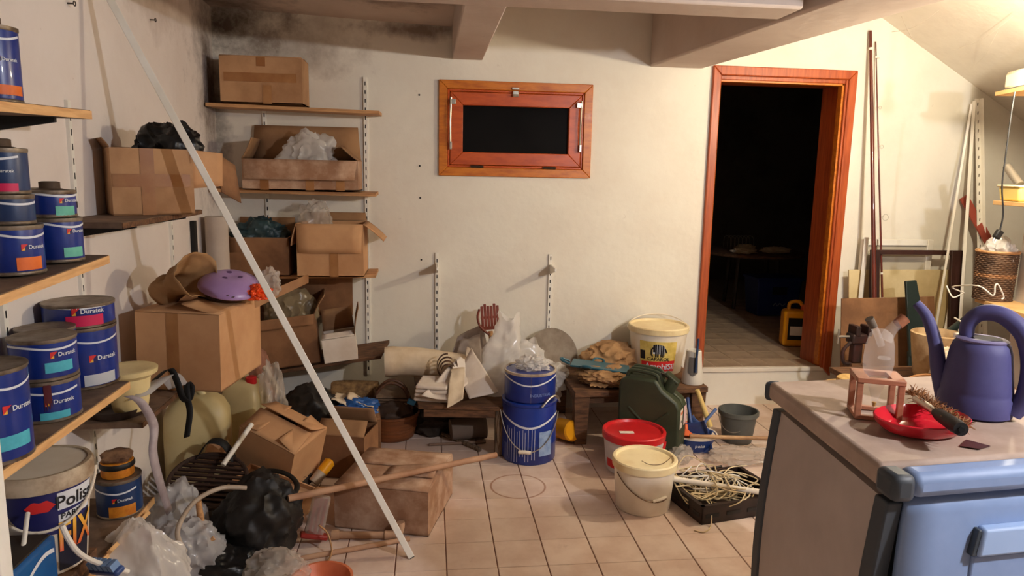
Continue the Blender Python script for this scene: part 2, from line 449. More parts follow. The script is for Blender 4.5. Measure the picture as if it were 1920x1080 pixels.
def tiles(x0, y0, i0, i1, j0, j1, z, gapx, gapy, material, parent, skip=None):
    base = None
    for i in range(i0, i1):
        for j in range(j0, j1):
            cx, cy = x0 + .2 * (i + .5), y0 + .2 * (j + .5)
            if skip and skip(cx, cy): continue
            if base is None:
                b = MB(); hx, hy = .1 - gapx, .1 - gapy; q = .0018
                lo = [(-hx, -hy, 0), (hx, -hy, 0), (hx, hy, 0), (-hx, hy, 0)]
                mid = [(a, c, .004) for a, c, _ in lo]
                top = [(-hx + q, -hy + q, .006), (hx - q, -hy + q, .006), (hx - q, hy - q, .006), (-hx + q, hy - q, .006)]
                vs_ = lo + mid + top
                fs = [(3, 2, 1, 0), (8, 9, 10, 11)]
                for k in range(4):
                    k2 = (k + 1) % 4; fs += [(k, k2, 4 + k2, 4 + k), (4 + k, 4 + k2, 8 + k2, 8 + k)]
                b.add(vs_, fs); base = b.build('tile', material, parent, angle=20); o = base
            else:
                o = base.copy(); COL.objects.link(o); o.parent = parent
            o.location = (cx, cy, z - .006)
tiles(.0676, 3.165, -6, 11, -6, 6, 0.002, .0021, .0011, M_TILE, floor)

rest = MB()
for i in range(-7, 21):
    for j in range(-28, 7):
        if -6 <= i < 11 and -6 <= j < 6: continue
        cx, cy = .0676 + .2 * (i + .5), 3.165 + .2 * (j + .5)
        hx, hy, q = .1 - .0021, .1 - .0011, .0018
        lo = [(cx - hx, cy - hy), (cx + hx, cy - hy), (cx + hx, cy + hy), (cx - hx, cy + hy)]
        tp = [(cx - hx + q, cy - hy + q), (cx + hx - q, cy - hy + q), (cx + hx - q, cy + hy - q), (cx - hx + q, cy + hy - q)]
        rest.hexa([(a, b, -.004) for a, b in lo], [(a, b, .002) for a, b in tp])
rest.build('tile_field', M_TILE, floor, angle=20)['kind'] = 'stuff'

def wallbox(name, lo, hi, material):
    c = [(a + b) / 2 for a, b in zip(lo, hi)]; d = [b - a for a, b in zip(lo, hi)]
    return struct(MB().box(c, d).build(name, material))
struct(MB().box((XL - .1, 1.0, 1.4), (.2, 7.2, 3.0)).build('wall_left', M_WALL_L))
DX0, DX1, DZ1 = 1.80, 2.69, 2.165        # door opening
wb = MB()
WX0, WX1, WZ0, WZ1 = .11, .95, 1.56, 2.03
T = .27
for lo, hi in (((XL - .2, YB, -.1), (WX0, YB + T, 2.9)), ((WX1, YB, -.1), (DX0, YB + T, 2.9)), ((WX0, YB, -.1), (WX1, YB + T, WZ0)), ((WX0, YB, WZ1), (WX1, YB + T, 2.9)),
               ((DX0, YB, -.1), (DX1, YB + T, ZST - .002)), ((DX0, YB, DZ1), (DX1, YB + T, 2.9)), ((DX1, YB, -.1), (4.4, YB + T, 2.9))):
    wb.box([(a + b) / 2 for a, b in zip(lo, hi)], [b - a for a, b in zip(lo, hi)])
struct(wb.build('wall_back', M_WALL_B, smooth=False))
wallbox('wall_right', (4.2, -2.6, -.1), (4.4, YB, 2.9), M_LOWBOUNCE)
wallbox('wall_front', (XL - .2, -2.8, -.1), (4.4, -2.6, 2.9), M_LOWBOUNCE)
# ceiling: left bay, middle bay, high bay
struct(MB().hexa([(XL, 3.0, 2.5), (.16, 3.0, 2.5), (.16, YB, 2.385), (XL, YB, 2.44)], [(XL, 3.0, 2.9), (.16, 3.0, 2.9), (.16, YB, 2.9), (XL, YB, 2.9)]).build('ceiling', M_CEIL, smooth=False))
wallbox('ceiling_bay', (.16, 3.0, 2.62), (1.75, YB, 2.9), M_CEIL)
wallbox('ceiling_front', (XL, -2.6, 2.55), (1.75, 2.95, 2.9), M_LOWBOUNCE)
wallbox('ceiling_high', (1.7, -2.6, 2.84), (4.3, YB, 2.95), M_LOWBOUNCE)
# slanted soffit on the right
def zs(x): return 2.541 - .57 * (x - 2.891)
struct(MB().hexa([(2.36, -2.6, zs(2.36)), (4.2, -2.6, zs(4.2)), (4.2, YB, zs(4.2)), (2.36, YB, zs(2.36))],
                 [(2.36, -2.6, 2.9), (4.2, -2.6, 2.9), (4.2, YB, 2.9), (2.36, YB, 2.9)]).build('ceiling_slope', M_WALL, smooth=False))
# beams
struct(MB().box((.11, 2.935, 2.45), (2.75, .21, .5)).build('ceiling_beam', M_BEAM, bevel=.012))
struct(MB().hexa([(.135, 3.03, 2.2), (.315, 3.03, 2.2), (.319, YB, 2.2), (.135, YB, 2.2)], [(.135, 3.03, 2.7), (.315, 3.03, 2.7), (.319, YB, 2.7), (.135, YB, 2.7)]).build('ceiling_beam', M_BEAM, bevel=.008))
struct(MB().hexa([(1.86, -.4, 2.2), (2.28, -.4, 2.2), (1.70, YB, 2.2), (1.358, YB, 2.2)], [(1.86, -.4, 2.88), (2.28, -.4, 2.88), (1.70, YB, 2.88), (1.358, YB, 2.88)]).build('ceiling_beam', M_BEAM, bevel=.012))
# raised floor and dark room beyond the door
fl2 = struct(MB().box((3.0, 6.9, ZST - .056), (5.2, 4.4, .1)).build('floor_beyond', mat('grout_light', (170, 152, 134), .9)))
wt = MB().box(((DX0 + DX1) / 2, YB + .01, ZST - .01), (DX1 - DX0, .04, .03)).build('trim_1', M_WALL, bevel=.006); struct(wt)
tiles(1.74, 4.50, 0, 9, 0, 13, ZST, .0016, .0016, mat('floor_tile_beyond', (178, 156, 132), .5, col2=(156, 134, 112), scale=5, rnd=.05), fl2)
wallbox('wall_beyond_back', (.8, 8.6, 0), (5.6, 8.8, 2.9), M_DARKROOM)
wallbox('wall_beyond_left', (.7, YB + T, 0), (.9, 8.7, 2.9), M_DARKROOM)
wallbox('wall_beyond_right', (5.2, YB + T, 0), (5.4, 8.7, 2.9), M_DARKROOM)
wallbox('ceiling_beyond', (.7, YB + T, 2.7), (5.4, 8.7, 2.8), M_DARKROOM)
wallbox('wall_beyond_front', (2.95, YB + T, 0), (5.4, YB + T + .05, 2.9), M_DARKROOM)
# right partition that carries the shelves; runs 14 degrees off the room axis
RA = radians(13.7); RD = Vector((sin(RA), cos(RA), 0)); RN = Vector((-cos(RA), sin(RA), 0))
RP = at(1899, 590, Y=3.5); RP.z = 0
p0, p1 = RP, RP - RD * 2.6; back = -RN * .5
struct(MB().hexa([p0, p1, p1 + back, p0 + back], [p + Vector((0, 0, zs(p.x) + .1)) for p in (p0, p1, p1 + back, p0 + back)]).build('wall_partition', mat('white_wall', (232, 224, 214), .8, col2=(220, 210, 198), scale=3), smooth=False))

# door lining and architrave
dr = bpy.data.objects.new('door_1', None); COL.objects.link(dr); struct(dr, 'brown wooden door frame around the open doorway'); dr.location = (0, 0, 0)
AW = .085
def arch(name, quad, y0, y1): return MB().hexa([(x, y0, z) for x, z in quad], [(x, y1, z) for x, z in quad]).build(name, DOORWOOD, dr, bevel=.006)
ax0, ax1, az1 = 1.765, 2.728, 2.222
arch('architrave', [(ax0, .02), (ax0 + .055, .02), (ax0 + .055, az1 - .06), (ax0, az1)], YB - .022, YB + .004) if False else None
arch('architrave', [(ax0, ZST - .02), (ax0 + .055, ZST), (ax0 + .055, az1 - .058), (ax0, az1)], YB - .024, YB + .002)
arch('architrave', [(ax1 - .055, ZST), (ax1, ZST - .06), (ax1, az1), (ax1 - .055, az1 - .058)], YB - .024, YB + .002)
arch('architrave', [(ax0, az1), (ax0 + .055, az1 - .058), (ax1 - .055, az1 - .058), (ax1, az1)], YB - .024, YB + .002)
for x0, x1 in ((DX0 - .005, DX0 + .02), (DX1 - .03, DX1 + .005)):
    MB().box(((x0 + x1) / 2, YB + T / 2 - .005, (ZST + DZ1) / 2), (x1 - x0, T + .01, DZ1 - ZST)).build('jamb', DOORWOOD, dr, bevel=.004)
MB().box(((DX0 + DX1) / 2, YB + T / 2, DZ1 - .012), (DX1 - DX0, T, .026)).build('head', DOORWOOD, dr, bevel=.004)
for x in (DX0 + .026, DX1 - .036):
    MB().box((x, YB + .035, (ZST + DZ1) / 2), (.014, .05, DZ1 - ZST - .03)).build('stop_bead', FRAMEWOOD, dr, bevel=.002)
MB().box(((DX0 + DX1) / 2, YB + .035, DZ1 - .03), (DX1 - DX0 - .06, .05, .014)).build('stop_bead', FRAMEWOOD, dr, bevel=.002)

# hopper window
wn = bpy.data.objects.new('window_1', None); COL.objects.link(wn); struct(wn, 'small orange-brown wooden hopper window in the back wall'); wn.location = (0, 0, 0)
def fr(name, x0, x1, z0, z1, t, y0, y1, material):
    A = [(x0, z0), (x1, z0), (x1, z1), (x0, z1)]; B = [(x0 + t, z0 + t), (x1 - t, z0 + t), (x1 - t, z1 - t), (x0 + t, z1 - t)]
    for k in range(4):
        k2 = (k + 1) % 4; q = [A[k], A[k2], B[k2], B[k]]
        MB().hexa([(x, y0, z) for x, z in q], [(x, y1, z) for x, z in q]).build(name, material, wn, bevel=.004)
fr('casing', .056, 1.003, 1.508, 2.079, .052, YB - .02, YB + .005, FRAMEWOOD)
fr('frame_bead', .108, .951, 1.560, 2.027, .014, YB - .012, YB + .03, SASHWOOD)
fr('sash_rail', .124, .935, 1.576, 2.011, .078, YB - .016, YB + .035, SASHWOOD)
MB().box((.53, YB + .02, 1.793), (.67, .006, .29)).build('pane', DARKGLASS, wn)
MB().box((.53, YB + .04, 1.793), (.82, .01, .45)).build('night_board', mat('night_black', (6, 7, 9), .9), wn)
lt = MB().box((.52, YB - .028, 2.008), (.036, .012, .034)).build('latch', STEEL, wn, bevel=.003)
MB().tube([(.503, YB - .037, 1.996), (.537, YB - .037, 1.996)], .008).build('bolt', STEEL, lt)
MB().box((.52, YB - .027, 2.038), (.044, .008, .014)).build('keeper', STEEL, lt, bevel=.002)
for x in (.128, .93):
    st = MB().tube([(x, YB - .034, 1.975), (x - .004, YB - .038, 1.83), (x - .002, YB - .03, 1.70)], .006, 6).build('stay', STEEL, wn)
    MB().box((x + (.012 if x < .5 else -.012), YB - .03, 1.95), (.036, .02, .03)).build('bracket', STEEL, st, bevel=.002)
    MB().box((x, YB - .03, 1.69), (.014, .02, .045)).build('catch', STEEL, st, bevel=.002)
for x in (.29, .74):
    MB().tube([(x - .04, YB - .024, 1.566), (x + .04, YB - .024, 1.566)], .007, 8).build('hinge', DARKST, wn)


# lamps: bare bulbs on cords; the glass gives the light
def bulb(spec, label, top):
    loc, colr, st = spec
    t = thing('ceiling_bulb', label, 'lamp', loc)
    MB().lathe([(0, -.036), (.018, -.032), (.031, -.018), (.034, 0), (.03, .018), (.02, .034), (.014, .046)], 20).build('globe', mat('bulb_%d' % st, (255, 240, 220), .4, emit=(colr, st)), t)
    MB().lathe([(.015, .046), (.019, .05), (.019, .09), (.006, .1)], 16).build('socket', BLACKRUB, t)
    MB().tube([(0, 0, .1), (0, 0, top - loc[2])], .003, 6).build('cord', BLACKRUB, t)
bulb(BULB_WARM, 'bare glowing bulb under the slanted ceiling by the shelves', zs(2.62))
bulb(BULB_COOL, 'bare glowing bulb hanging beside the blue plastic cabinet', 2.84)
# ------------------------------------------------------------------ left wall shelving
def shelf_left(y0, y1, z0, z1, label, x1=-1.0, edge=WOODY, th=.026):
    """board along the left wall; z0/z1 heights of the top at the two ends"""
    t = thing('wall_shelf', label, 'shelf', (0, 0, 0), group=None)
    q = [(XL + .004, y0, z0), (x1 - .004, y0, z0), (x1 - .004, y1, z1), (XL + .004, y1, z1)]
    MB().hexa([(a, b, c - th) for a, b, c in q], q).build('board', SHELFTOP, t)
    e = [(x1 - .004, y0, z0), (x1, y0, z0), (x1, y1, z1), (x1 - .004, y1, z1)]
    MB().hexa([(a, b, c - th) for a, b, c in e], [(a, b, c - .002) for a, b, c in e]).build('edge_band', edge, t)
    for y in (y0 + .25 * (y1 - y0), y1 - .12 * (y1 - y0)):
        zz = z0 + (z1 - z0) * (y - y0) / (y1 - y0) - th
        MB().hexa([(XL + .004, y - .006, zz - .05), (XL + .21, y - .006, zz - .014), (XL + .21, y + .006, zz - .014), (XL + .004, y + .006, zz - .05)],
                  [(XL + .004, y - .006, zz), (XL + .21, y - .006, zz), (XL + .21, y + .006, zz), (XL + .004, y + .006, zz)]).build('bracket', BLACKRUB, t)
    return t
shelf_left(1.2, 2.304, 1.655, 1.691, 'pine wall shelf at top left carrying one tall blue can')
shelf_left(1.2, 2.353, 1.20, 1.252, 'pine wall shelf at left below the tall can, crowded with stacked blue cans')
shelf_left(1.2, 2.44, .815, .815, 'pine wall shelf at left holding the largest blue paint cans')
shelf_left(1.6, 2.58, .330, .336, 'lowest pine wall shelf at left under the white parquet pail')
shelf_left(2.47, 3.3, 1.345, 1.345, 'dusty brown wall shelf on left wall under the taped carton', edge=OLDWOOD, th=.02)
shelf_left(2.52, 3.35, .64, .64, 'dusty brown wall shelf on left wall under the biggest closed carton', edge=OLDWOOD, th=.02)
def standard(name, x, y, z0, z1, label, wall='back', br=()):
    t = thing(name, label, 'shelf standard', (0, 0, 0))
    if wall == 'back': D = lambda a, b, c: (x + a, y - b, c)
    else: D = lambda a, b, c: (x + b, y + a, c)
    def bx(p, q): 
        A = D(p[0], p[1], p[2]); B = D(q[0], q[1], q[2])
        return MB().box([(i + j) / 2 for i, j in zip(A, B)], [abs(j - i) for i, j in zip(A, B)])
    bx((-.011, 0, z0), (.011, .012, z1)).build('rail', WPAINT, t)
    s = MB(); z = z0 + .03
    while z < z1 - .03:
        A = D(-.003, .0121, z); B = D(.003, .0128, z + .022)
        s.box([(i + j) / 2 for i, j in zip(A, B)], [max(abs(j - i), .0005) for i, j in zip(A, B)]); z += .05
    s.build('slots', BLACKRUB, t)['kind'] = 'stuff'
    for zb, ln in br:
        P = [D(a, b, c) for a, b, c in ((-.005, .012, zb - .06), (.005, .012, zb - .06), (.005, ln, zb - .02), (-.005, ln, zb - .02))]
        Q = [D(a, b, c) for a, b, c in ((-.005, .012, zb), (.005, .012, zb), (.005, ln, zb), (-.005, ln, zb))]
        MB().hexa(P, Q).build('bracket', WPAINT, t)
    return t
a = at(150, 540, X=XL); standard('shelf_standard', XL, a.y, .35, 1.75, 'slim white shelf standard on left wall behind the stacked cans', 'left')
a = at(318, 430, X=XL); standard('shelf_standard', XL, a.y, .5, 1.5, 'slim white shelf standard on left wall under the taped carton', 'left')
a = at(3, 590, X=XL); standard('shelf_standard', XL, a.y, .3, 1.75, 'slim white shelf standard at the left frame edge', 'left')
standard('shelf_standard', -.382, YB, .25, 2.078, 'slotted white standard carrying the back wall carton shelves', 'back')
standard('shelf_standard', -.97, YB, .4, 2.0, 'slotted white standard hidden behind cartons near the back corner', 'back')
standard('shelf_standard', .047, YB, .34, 1.03, 'short slotted standard with one bracket left of the window centre', 'back', [(.965, .2)])
standard('shelf_standard', .768, YB, .36, 1.025, 'short slotted standard with one bracket above the grey pot lid', 'back', [(.96, .2)])

# back wall shelves
def shelf_back(x0, x1, z0, z1, depth, label, m_=WOODX, th=.02):
    q = [(x0, YB - depth, z0), (x1, YB - depth, z1), (x1, YB - .004, z1 + .004), (x0, YB - .004, z0 + .004)]
    o = MB().hexa([(a, b, c - th) for a, b, c in q], q).build('wall_shelf', m_, bevel=.002); return tag(o, label, 'shelf')
shelf_back(-1.24, -.285, 1.886, 1.868, .22, 'upper pine board on back wall under the sealed carton')
shelf_back(-1.24, -.31, 1.412, 1.40, .22, 'middle pine board on back wall under the long open carton')
shelf_back(-1.24, -.315, .915, .925, .24, 'lower pine board on back wall under two open cartons')
q = [(-1.22, 4.1, .33), (-.285, 4.14, .452), (-.25, 4.44, .476), (-1.22, 4.44, .34)]
tag(MB().hexa([(a, b, c - .02) for a, b, c in q], q).build('wall_shelf', OLDWOOD, bevel=.002), 'sagging old board near the floor in the back corner', 'shelf')

# ------------------------------------------------------------------ paint cans
def can(loc, r, h, label, body=BLUE, wave=True, chip=None, words=None, logo=True, lid='flat', view=None, off=0.0, name='paint_can', chipspan=.9, chipz=(.12, .34), logoz=.56, wavez=.8, second=None):
    c = Vector(loc); t = thing(name, label, 'paint can', c)
    fa = faceang(c) + off
    body_p = [(r * .94, 0), (r * .985, .004), (r, .012), (r, h - .014), (r * .985, h - .006)]
    MB().lathe(body_p, 40).build('body', body, t)
    MB().lathe([(r * 1.0, h - .012), (r * 1.025, h - .008), (r * 1.025, h - .001), (r * .97, h), (r * .93, h - .001)], 40).build('rim', TIN, t)
    MB().lathe([(r * 1.0, .0), (r * 1.02, .002), (r * 1.02, .007), (r * .99, .01)], 40).build('bottom_rim', TIN, t)
    if lid == 'flat':
        MB().lathe([(r * .95, h - .012), (r * .95, h - .005), (r * .8, h - .005), (r * .78, h - .009), (r * .05, h - .008), (0.0, h - .008)], 40).build('lid', DUSTLID, t)
    elif lid == 'neck':
        MB().lathe([(r * .96, h - .008), (r * .9, h - .003), (r * .45, h + .004), (r * .42, h + .004), (r * .42, h + .022), (r * .3, h + .024), (0, h + .024)], 40).build('lid', DUSTLID, t)
    if wave:
        wv = lambda tt: h * wavez + h * .045 * sin(tt * 2 * pi * 1.0 + .4)
        MB().patch(r, None, fa - 1.35, fa + 1.35, lambda q: wv(q) - .003, lambda q: wv(q) + .003, 30).build('wave_stripe', WHITEINK, t)
    if chip is not None:
        MB().patch(r, None, fa + .05, fa + .05 + chipspan, h * chipz[0], h * chipz[1], 10).build('colour_label', chip, t)
    if logo:
        s = r * .11; z = h * logoz; a0 = fa + .22
        lg = MB().patch(r, None, a0, a0 + 2 * s / r, lambda q: z - s + 2 * s * q, z + s, 4).build('logo', REDINK, t)
        MB().patch(r, None, a0, a0 + 2 * s / r, z - s, lambda q: z - s + 2 * s * q - .0004, 4, .0013).build('logo_half', NAVYINK if body is not BLUE2 else BLKINK, lg)
        MB().patch(r, None, a0, a0 + s / r, z - s, lambda q: z - s + s * q, 3, .0016).build('logo_corner', YELINK, lg)
        if words != '': text_on_cyl(words or 'Duratek', r * .2, r, a0 + 2 * s / r + r * .34 / r, z, WHITEINK, t)
    if second: 
        MB().patch(r, None, fa + second[0], fa + second[1], h * second[2], h * second[3], 8).build('paper_label', PAPERW, t)
    return t
# lowest of the big-can shelf
Z1 = .816
can((-1.075, 1.80, Z1), .092, .232, 'big blue can with cyan label nearest the camera on the shelf', chip=CYANINK, chipz=(.15, .3), logoz=.58, wavez=.84, off=.12)
c2 = Vector((-1.09, 2.105, Z1))
b = can(c2, .083, .118, 'squat blue can with red paint drip, under the cyan-labelled can', chip=CYANINK, chipz=(.08, .26), logoz=.5, wavez=.74, off=-.3, lid='flat')
MB().patch(.083, None, faceang(c2) - .1, faceang(c2) + .12, lambda q: .03 + .03 * abs(sin(q * 9)), .112, 12, .0018).build('paint_drip', mat('red_drip', (86, 26, 34), .5), b)
can(c2 + Vector((0, 0, .119)), .083, .118, 'squat blue can with cyan label, on top of the dripped can', chip=CYANINK, chipz=(.2, .45), logoz=.62, wavez=.8, off=-.05)
c3 = Vector((-1.155, 2.25, Z1))
can(c3, .078, .10, 'squat blue can half hidden behind the dripped can', chip=PAPERW, chipz=(.3, .6), logo=False, off=.5)
can(c3 + Vector((0, 0, .101)), .078, .128, 'blue can with white label half hidden behind the cyan-labelled can', chip=PAPERW, chipz=(.06, .3), logo=False, off=.5, wavez=.62)
c4 = Vector((-1.135, 2.47, Z1))
c4 = Vector((-1.14, 2.432, Z1))
can(c4, .103, .2, 'large blue can with white lettering and a grey label at shelf end', chip=mat('grey_label', (190, 194, 200), .5), chipz=(.06, .24), logoz=.5, wavez=.8, off=-.05, chipspan=1.0, lid='flat')
can(c4 + Vector((0, 0, .201)), .103, .076, 'low blue can with magenta label on top of the large lettered can', chip=MAGINK, chipz=(.1, .55), logoz=.72, wavez=.9, off=-.42, chipspan=1.05)
tag(MB().lathe([(.0, 0), (.05, 0), (.055, .03), (.03, .045), (0, .047)], 20).build('jar_lid', mat('dark_green_lid', (40, 56, 46), .5)), 'dark green screw cap behind the nearest big can', 'cap').location = (-1.18, 1.99, Z1)
# middle shelf
def zmid(y): return 1.20 + .052 * (y - 1.2) / 1.153 + .001
f = Vector((-1.105, 2.025, zmid(2.1)))
can(f, .074, .13, 'blue can with orange label at the bottom of the three-can stack', chip=ORINK, chipz=(.1, .36), logoz=.56, wavez=.8, off=.05)
can(f + Vector((0, 0, .131)), .06, .078, 'small dull blue can in the middle of the three-can stack', body=BLUE2, chip=None, logo=False, wavez=.72)
can(f + Vector((-.005, 0, .210)), .058, .118, 'blue can with magenta band at the top of the three-can stack', body=BLUE2, chip=MAGINK, chipz=(.06, .24), chipspan=1.2, off=-.7, lid='neck', logoz=.5)
g = Vector((-1.085, 2.222, zmid(2.29)))
can(g, .066, .128, 'lower blue can with green label next to the three-can stack', chip=TEALINK, chipz=(.12, .34), logoz=.7, wavez=.84, off=.15)
can(g + Vector((-.01, 0, .129)), .064, .078, 'upper blue can with green label and raised neck', chip=TEALINK, chipz=(.08, .42), logoz=.62, wavez=.82, off=.1, lid='neck')
k = Vector((-1.17, 2.325, zmid(2.35)))
can(k, .052, .105, 'slim lower blue can with white label at the end of the crowded shelf', chip=PAPERW, chipz=(.1, .34), logoz=.7, off=.3)
can(k + Vector((0, 0, .106)), .05, .10, 'slim upper blue can with magenta label at the end of the crowded shelf', chip=MAGINK, chipz=(.1, .36), logoz=.7, off=.3)
can((-1.112, 2.03, 1.683), .06, .19, 'tall shiny blue can with orange label on the top shelf', chip=ORINK, chipz=(.1, .23), chipspan=1.3, logoz=.56, wavez=.86, off=-.15, lid='neck')
# amber can on the lowest shelf
zc = .336
am = can((-1.075, 2.475, zc), .072, .135, 'blue can with amber label on the lowest shelf', body=BLUE2, chip=AMBERINK, chipz=(.06, .34), chipspan=1.2, off=-.55, logoz=.5, wavez=.72)
t = thing('paint_tin', 'small rusty amber tin with crusted top standing on the amber-labelled can', 'paint can', (-1.075, 2.475, zc + .136))
MB().lathe([(.05, 0), (.052, .004), (.052, .05), (.05, .052)], 30).build('body', AMBERINK, t)
MB().lathe([(.053, .03), (.056, .034), (.056, .044), (.053, .05)], 30).build('rim', BLACKRUB, t)
crumple(.05, .05, .022, 3, amp=.25, sub=3).build('crust', mat('crust', (148, 112, 82), .9, col2=(90, 62, 44), scale=20), t).location = (0, 0, .05)

# parquet pail
pc = Vector((-1.115, 2.08, .375))
t = thing('plastic_pail', 'large white pail with navy parquet label and dirty lid on the lowest shelf', 'pail', pc)
fa = faceang(pc); R0, R1, H = .102, .129, .305
rp = lambda z: R0 + (R1 - R0) * z / H
MB().lathe([(R0 * .96, 0), (R0, .006), (R1, H)], 48).build('body', WPLASTIC, t)
MB().lathe([(R1 + .001, H - .045), (R1 + .006, H - .044), (R1 + .007, H - .004), (R1 + .002, H + .004), (R1 - .008, H + .004), (R1 - .012, H - .012), (.02, H - .010), (0, H - .010)], 48).build('lid', mat('dirty_lid', (206, 190, 164), .6, col2=(142, 118, 92), scale=9), t)
MB().patch(rp, None, fa - .75, fa + 1.25, lambda q: .205 - .075 * max(0, sin(q * pi)) ** .6, lambda q: .258, 30, .002).build('printed_label', NAVYINK, t)
MB().patch(rp, None, fa + .25, fa + 1.15, .012, .185, 18, .0018).build('dark_label', mat('ink_dark', (24, 26, 46), .5), t)
el = MB(); ea, ez = fa - .06, .222
vs_ = [(0, 0)] + [(cos(i * 2 * pi / 6), sin(i * 2 * pi / 6)) for i in range(6)]
el.add([((rp(ez) + .003) * cos(ea + x * .3), (rp(ez) + .0045) * sin(ea + x * .3), ez + y * .019) for x, y in vs_], [(0, i + 1, (i + 1) % 6 + 1) for i in range(6)])
el.build('logo', REDINK, t)
MB().patch(rp, None, fa + .27, fa + 1.2, .2, .252, 12, .003).build('white_box', WHITEINK, t)
text_on_cyl('Polisan', .052, rp, fa + .82, .222, BLKINK, t, off=.0045)
MB().patch(rp, None, fa + .28, fa + 1.1, lambda q: .162 + .012 * q, lambda q: .186 + .012 * q, 12, .003).build('band', WHITEINK, t)
text_on_cyl('PARKE', .024, rp, fa + .62, .179, BLKINK, t, off=.0045)
FIRE = bpy.data.materials.new('fire_print'); FIRE.use_nodes = True
nt = FIRE.node_tree; tcn = nt.nodes.new('ShaderNodeTexCoord'); sp = nt.nodes.new('ShaderNodeSeparateXYZ'); cr = nt.nodes.new('ShaderNodeValToRGB'); mr = nt.nodes.new('ShaderNodeMapRange')
nt.links.new(tcn.outputs['Object'], sp.inputs[0]); nt.links.new(sp.outputs['Z'], mr.inputs['Value']); mr.inputs['From Min'].default_value = .06; mr.inputs['From Max'].default_value = .15
nt.links.new(mr.outputs[0], cr.inputs['Fac']); cr.color_ramp.elements[0].color = lin((214, 40, 40)); cr.color_ramp.elements[1].color = lin((246, 190, 70))
nt.links.new(cr.outputs[0], nt.nodes['Principled BSDF'].inputs['Base Color'])
text_on_cyl('FIX', .125, rp, fa + .72, .112, FIRE, t, off=.0042, stretch=.62)
hp = [((rp(z) + .012) * cos(a), (rp(z) + .012) * sin(a), z) for a, z in [(fa - 1.5 + 3.0 * i / 24, .27 - .12 * sin(pi * i / 24)) for i in range(25)]]
MB().tube(hp, .0042, 8).build('handle', WPLASTIC, t)

tag(MB().box((-1.115, 2.08, .353), (.2, .16, .034)).build('wood_block', OLDWOOD), 'flat wooden block under the white parquet pail', 'block')
# pale yellow tub behind the big cans
tag(MB().lathe([(.0, 0), (.052, 0), (.058, .02), (.066, .075), (.088, .085), (.09, .095), (.085, .097), (.06, .094), (0, .094)], 32).build('yellow_tub', mat('pale_yellow', (232, 214, 160), .45, col2=(214, 192, 136), scale=6)), 'pale yellow plastic tub with wide lid beside the lettered can', 'tub').location = (-1.075, 2.615, .66); bpy.data.objects['yellow_tub'].scale = (1.08, 1.08, 1.6)
# ------------------------------------------------------------------ cartons
def carton(name, label, loc, w_, d_, h_, flaps=None, rot=(0, 0, 0), m_=CARD, fl=None, tape=(), th=.006, tapetop=False, cat='box', seam=True, print_=None, curl=.12):
    """box with its base centred at loc; flaps {'f','b','l','r': (angle, length)}; angle 0 closed, 90 up, 180 out, 260 hanging"""
    t = thing(name, label, cat, loc, rot)
    X, Y = w_ / 2, d_ / 2
    bd = MB()
    bd.box((0, 0, th / 2), (w_, d_, th))
    bd.box((0, -Y + th / 2, h_ / 2), (w_, th, h_)); bd.box((0, Y - th / 2, h_ / 2), (w_, th, h_))
    bd.box((-X + th / 2, 0, h_ / 2), (th, d_ - 2 * th, h_)); bd.box((X - th / 2, 0, h_ / 2), (th, d_ - 2 * th, h_))
    bd.build('body', m_, t, smooth=False)
    D = {'f': (Vector((0, -Y, h_)), Vector((1, 0, 0)), Vector((0, 1, 0)), w_, d_), 'b': (Vector((0, Y, h_)), Vector((1, 0, 0)), Vector((0, -1, 0)), w_, d_),
         'l': (Vector((-X, 0, h_)), Vector((0, 1, 0)), Vector((1, 0, 0)), d_, w_), 'r': (Vector((X, 0, h_)), Vector((0, 1, 0)), Vector((-1, 0, 0)), d_, w_)}
    for k, (ang, ln) in (flaps or {}).items():
        o_, ax, inn, wid, _ = D[k]
        if ang < 30: o_ = o_ + Vector((0, 0, .003 if k in 'fb' else .0))
        def fn(u, v, o_=o_, ax=ax, inn=inn, wid=wid, ang=ang, ln=ln):
            p = o_.copy(); seg = 8; step = ln * v
            a = radians(ang + (0 if ang < 5 else curl * 60 * (v - .3)))
            taper = 1 - .05 * v
            return p + ax * ((u - .5) * wid * .985 * taper) + inn * (cos(a) * step) + Vector((0, 0, 1)) * (sin(a) * step + .001)
        MB().grid(fn, 6, 6).build('flap', m_ if ang > 120 or ang < 30 else CARDIN, t, solid=th * .8, angle=30)
    if seam:
        pass
    for (face, c_, z0, z1, vert) in tape:
        tw = .024
        yy = -Y - .0012 if face == 'f' else Y + .0012
        if face in 'fb':
            if vert: MB().box((c_, yy, (z0 + z1) / 2), (2 * tw, .0018, z1 - z0)).build('tape', TAPE, t)
            else: MB().box(((z0 + z1) / 2, yy - .0006, c_), (z1 - z0, .0018, 2 * tw)).build('tape', TAPE, t)
        elif face == 'r':
            if vert: MB().box((X + .0012, c_, (z0 + z1) / 2), (.0018, 2 * tw, z1 - z0)).build('tape', TAPE, t)
            else: MB().box((X + .0012, (z0 + z1) / 2, c_), (.0018, z1 - z0, 2 * tw)).build('tape', TAPE, t)
    if tapetop: MB().box((0, 0, h_ + .0075), (w_, .05, .0016)).build('tape', TAPE, t)
    return t
INK = mat('faded_red_print', (168, 106, 78), .8)
def Rx(a): return Matrix.Rotation(radians(90), 4, 'X')
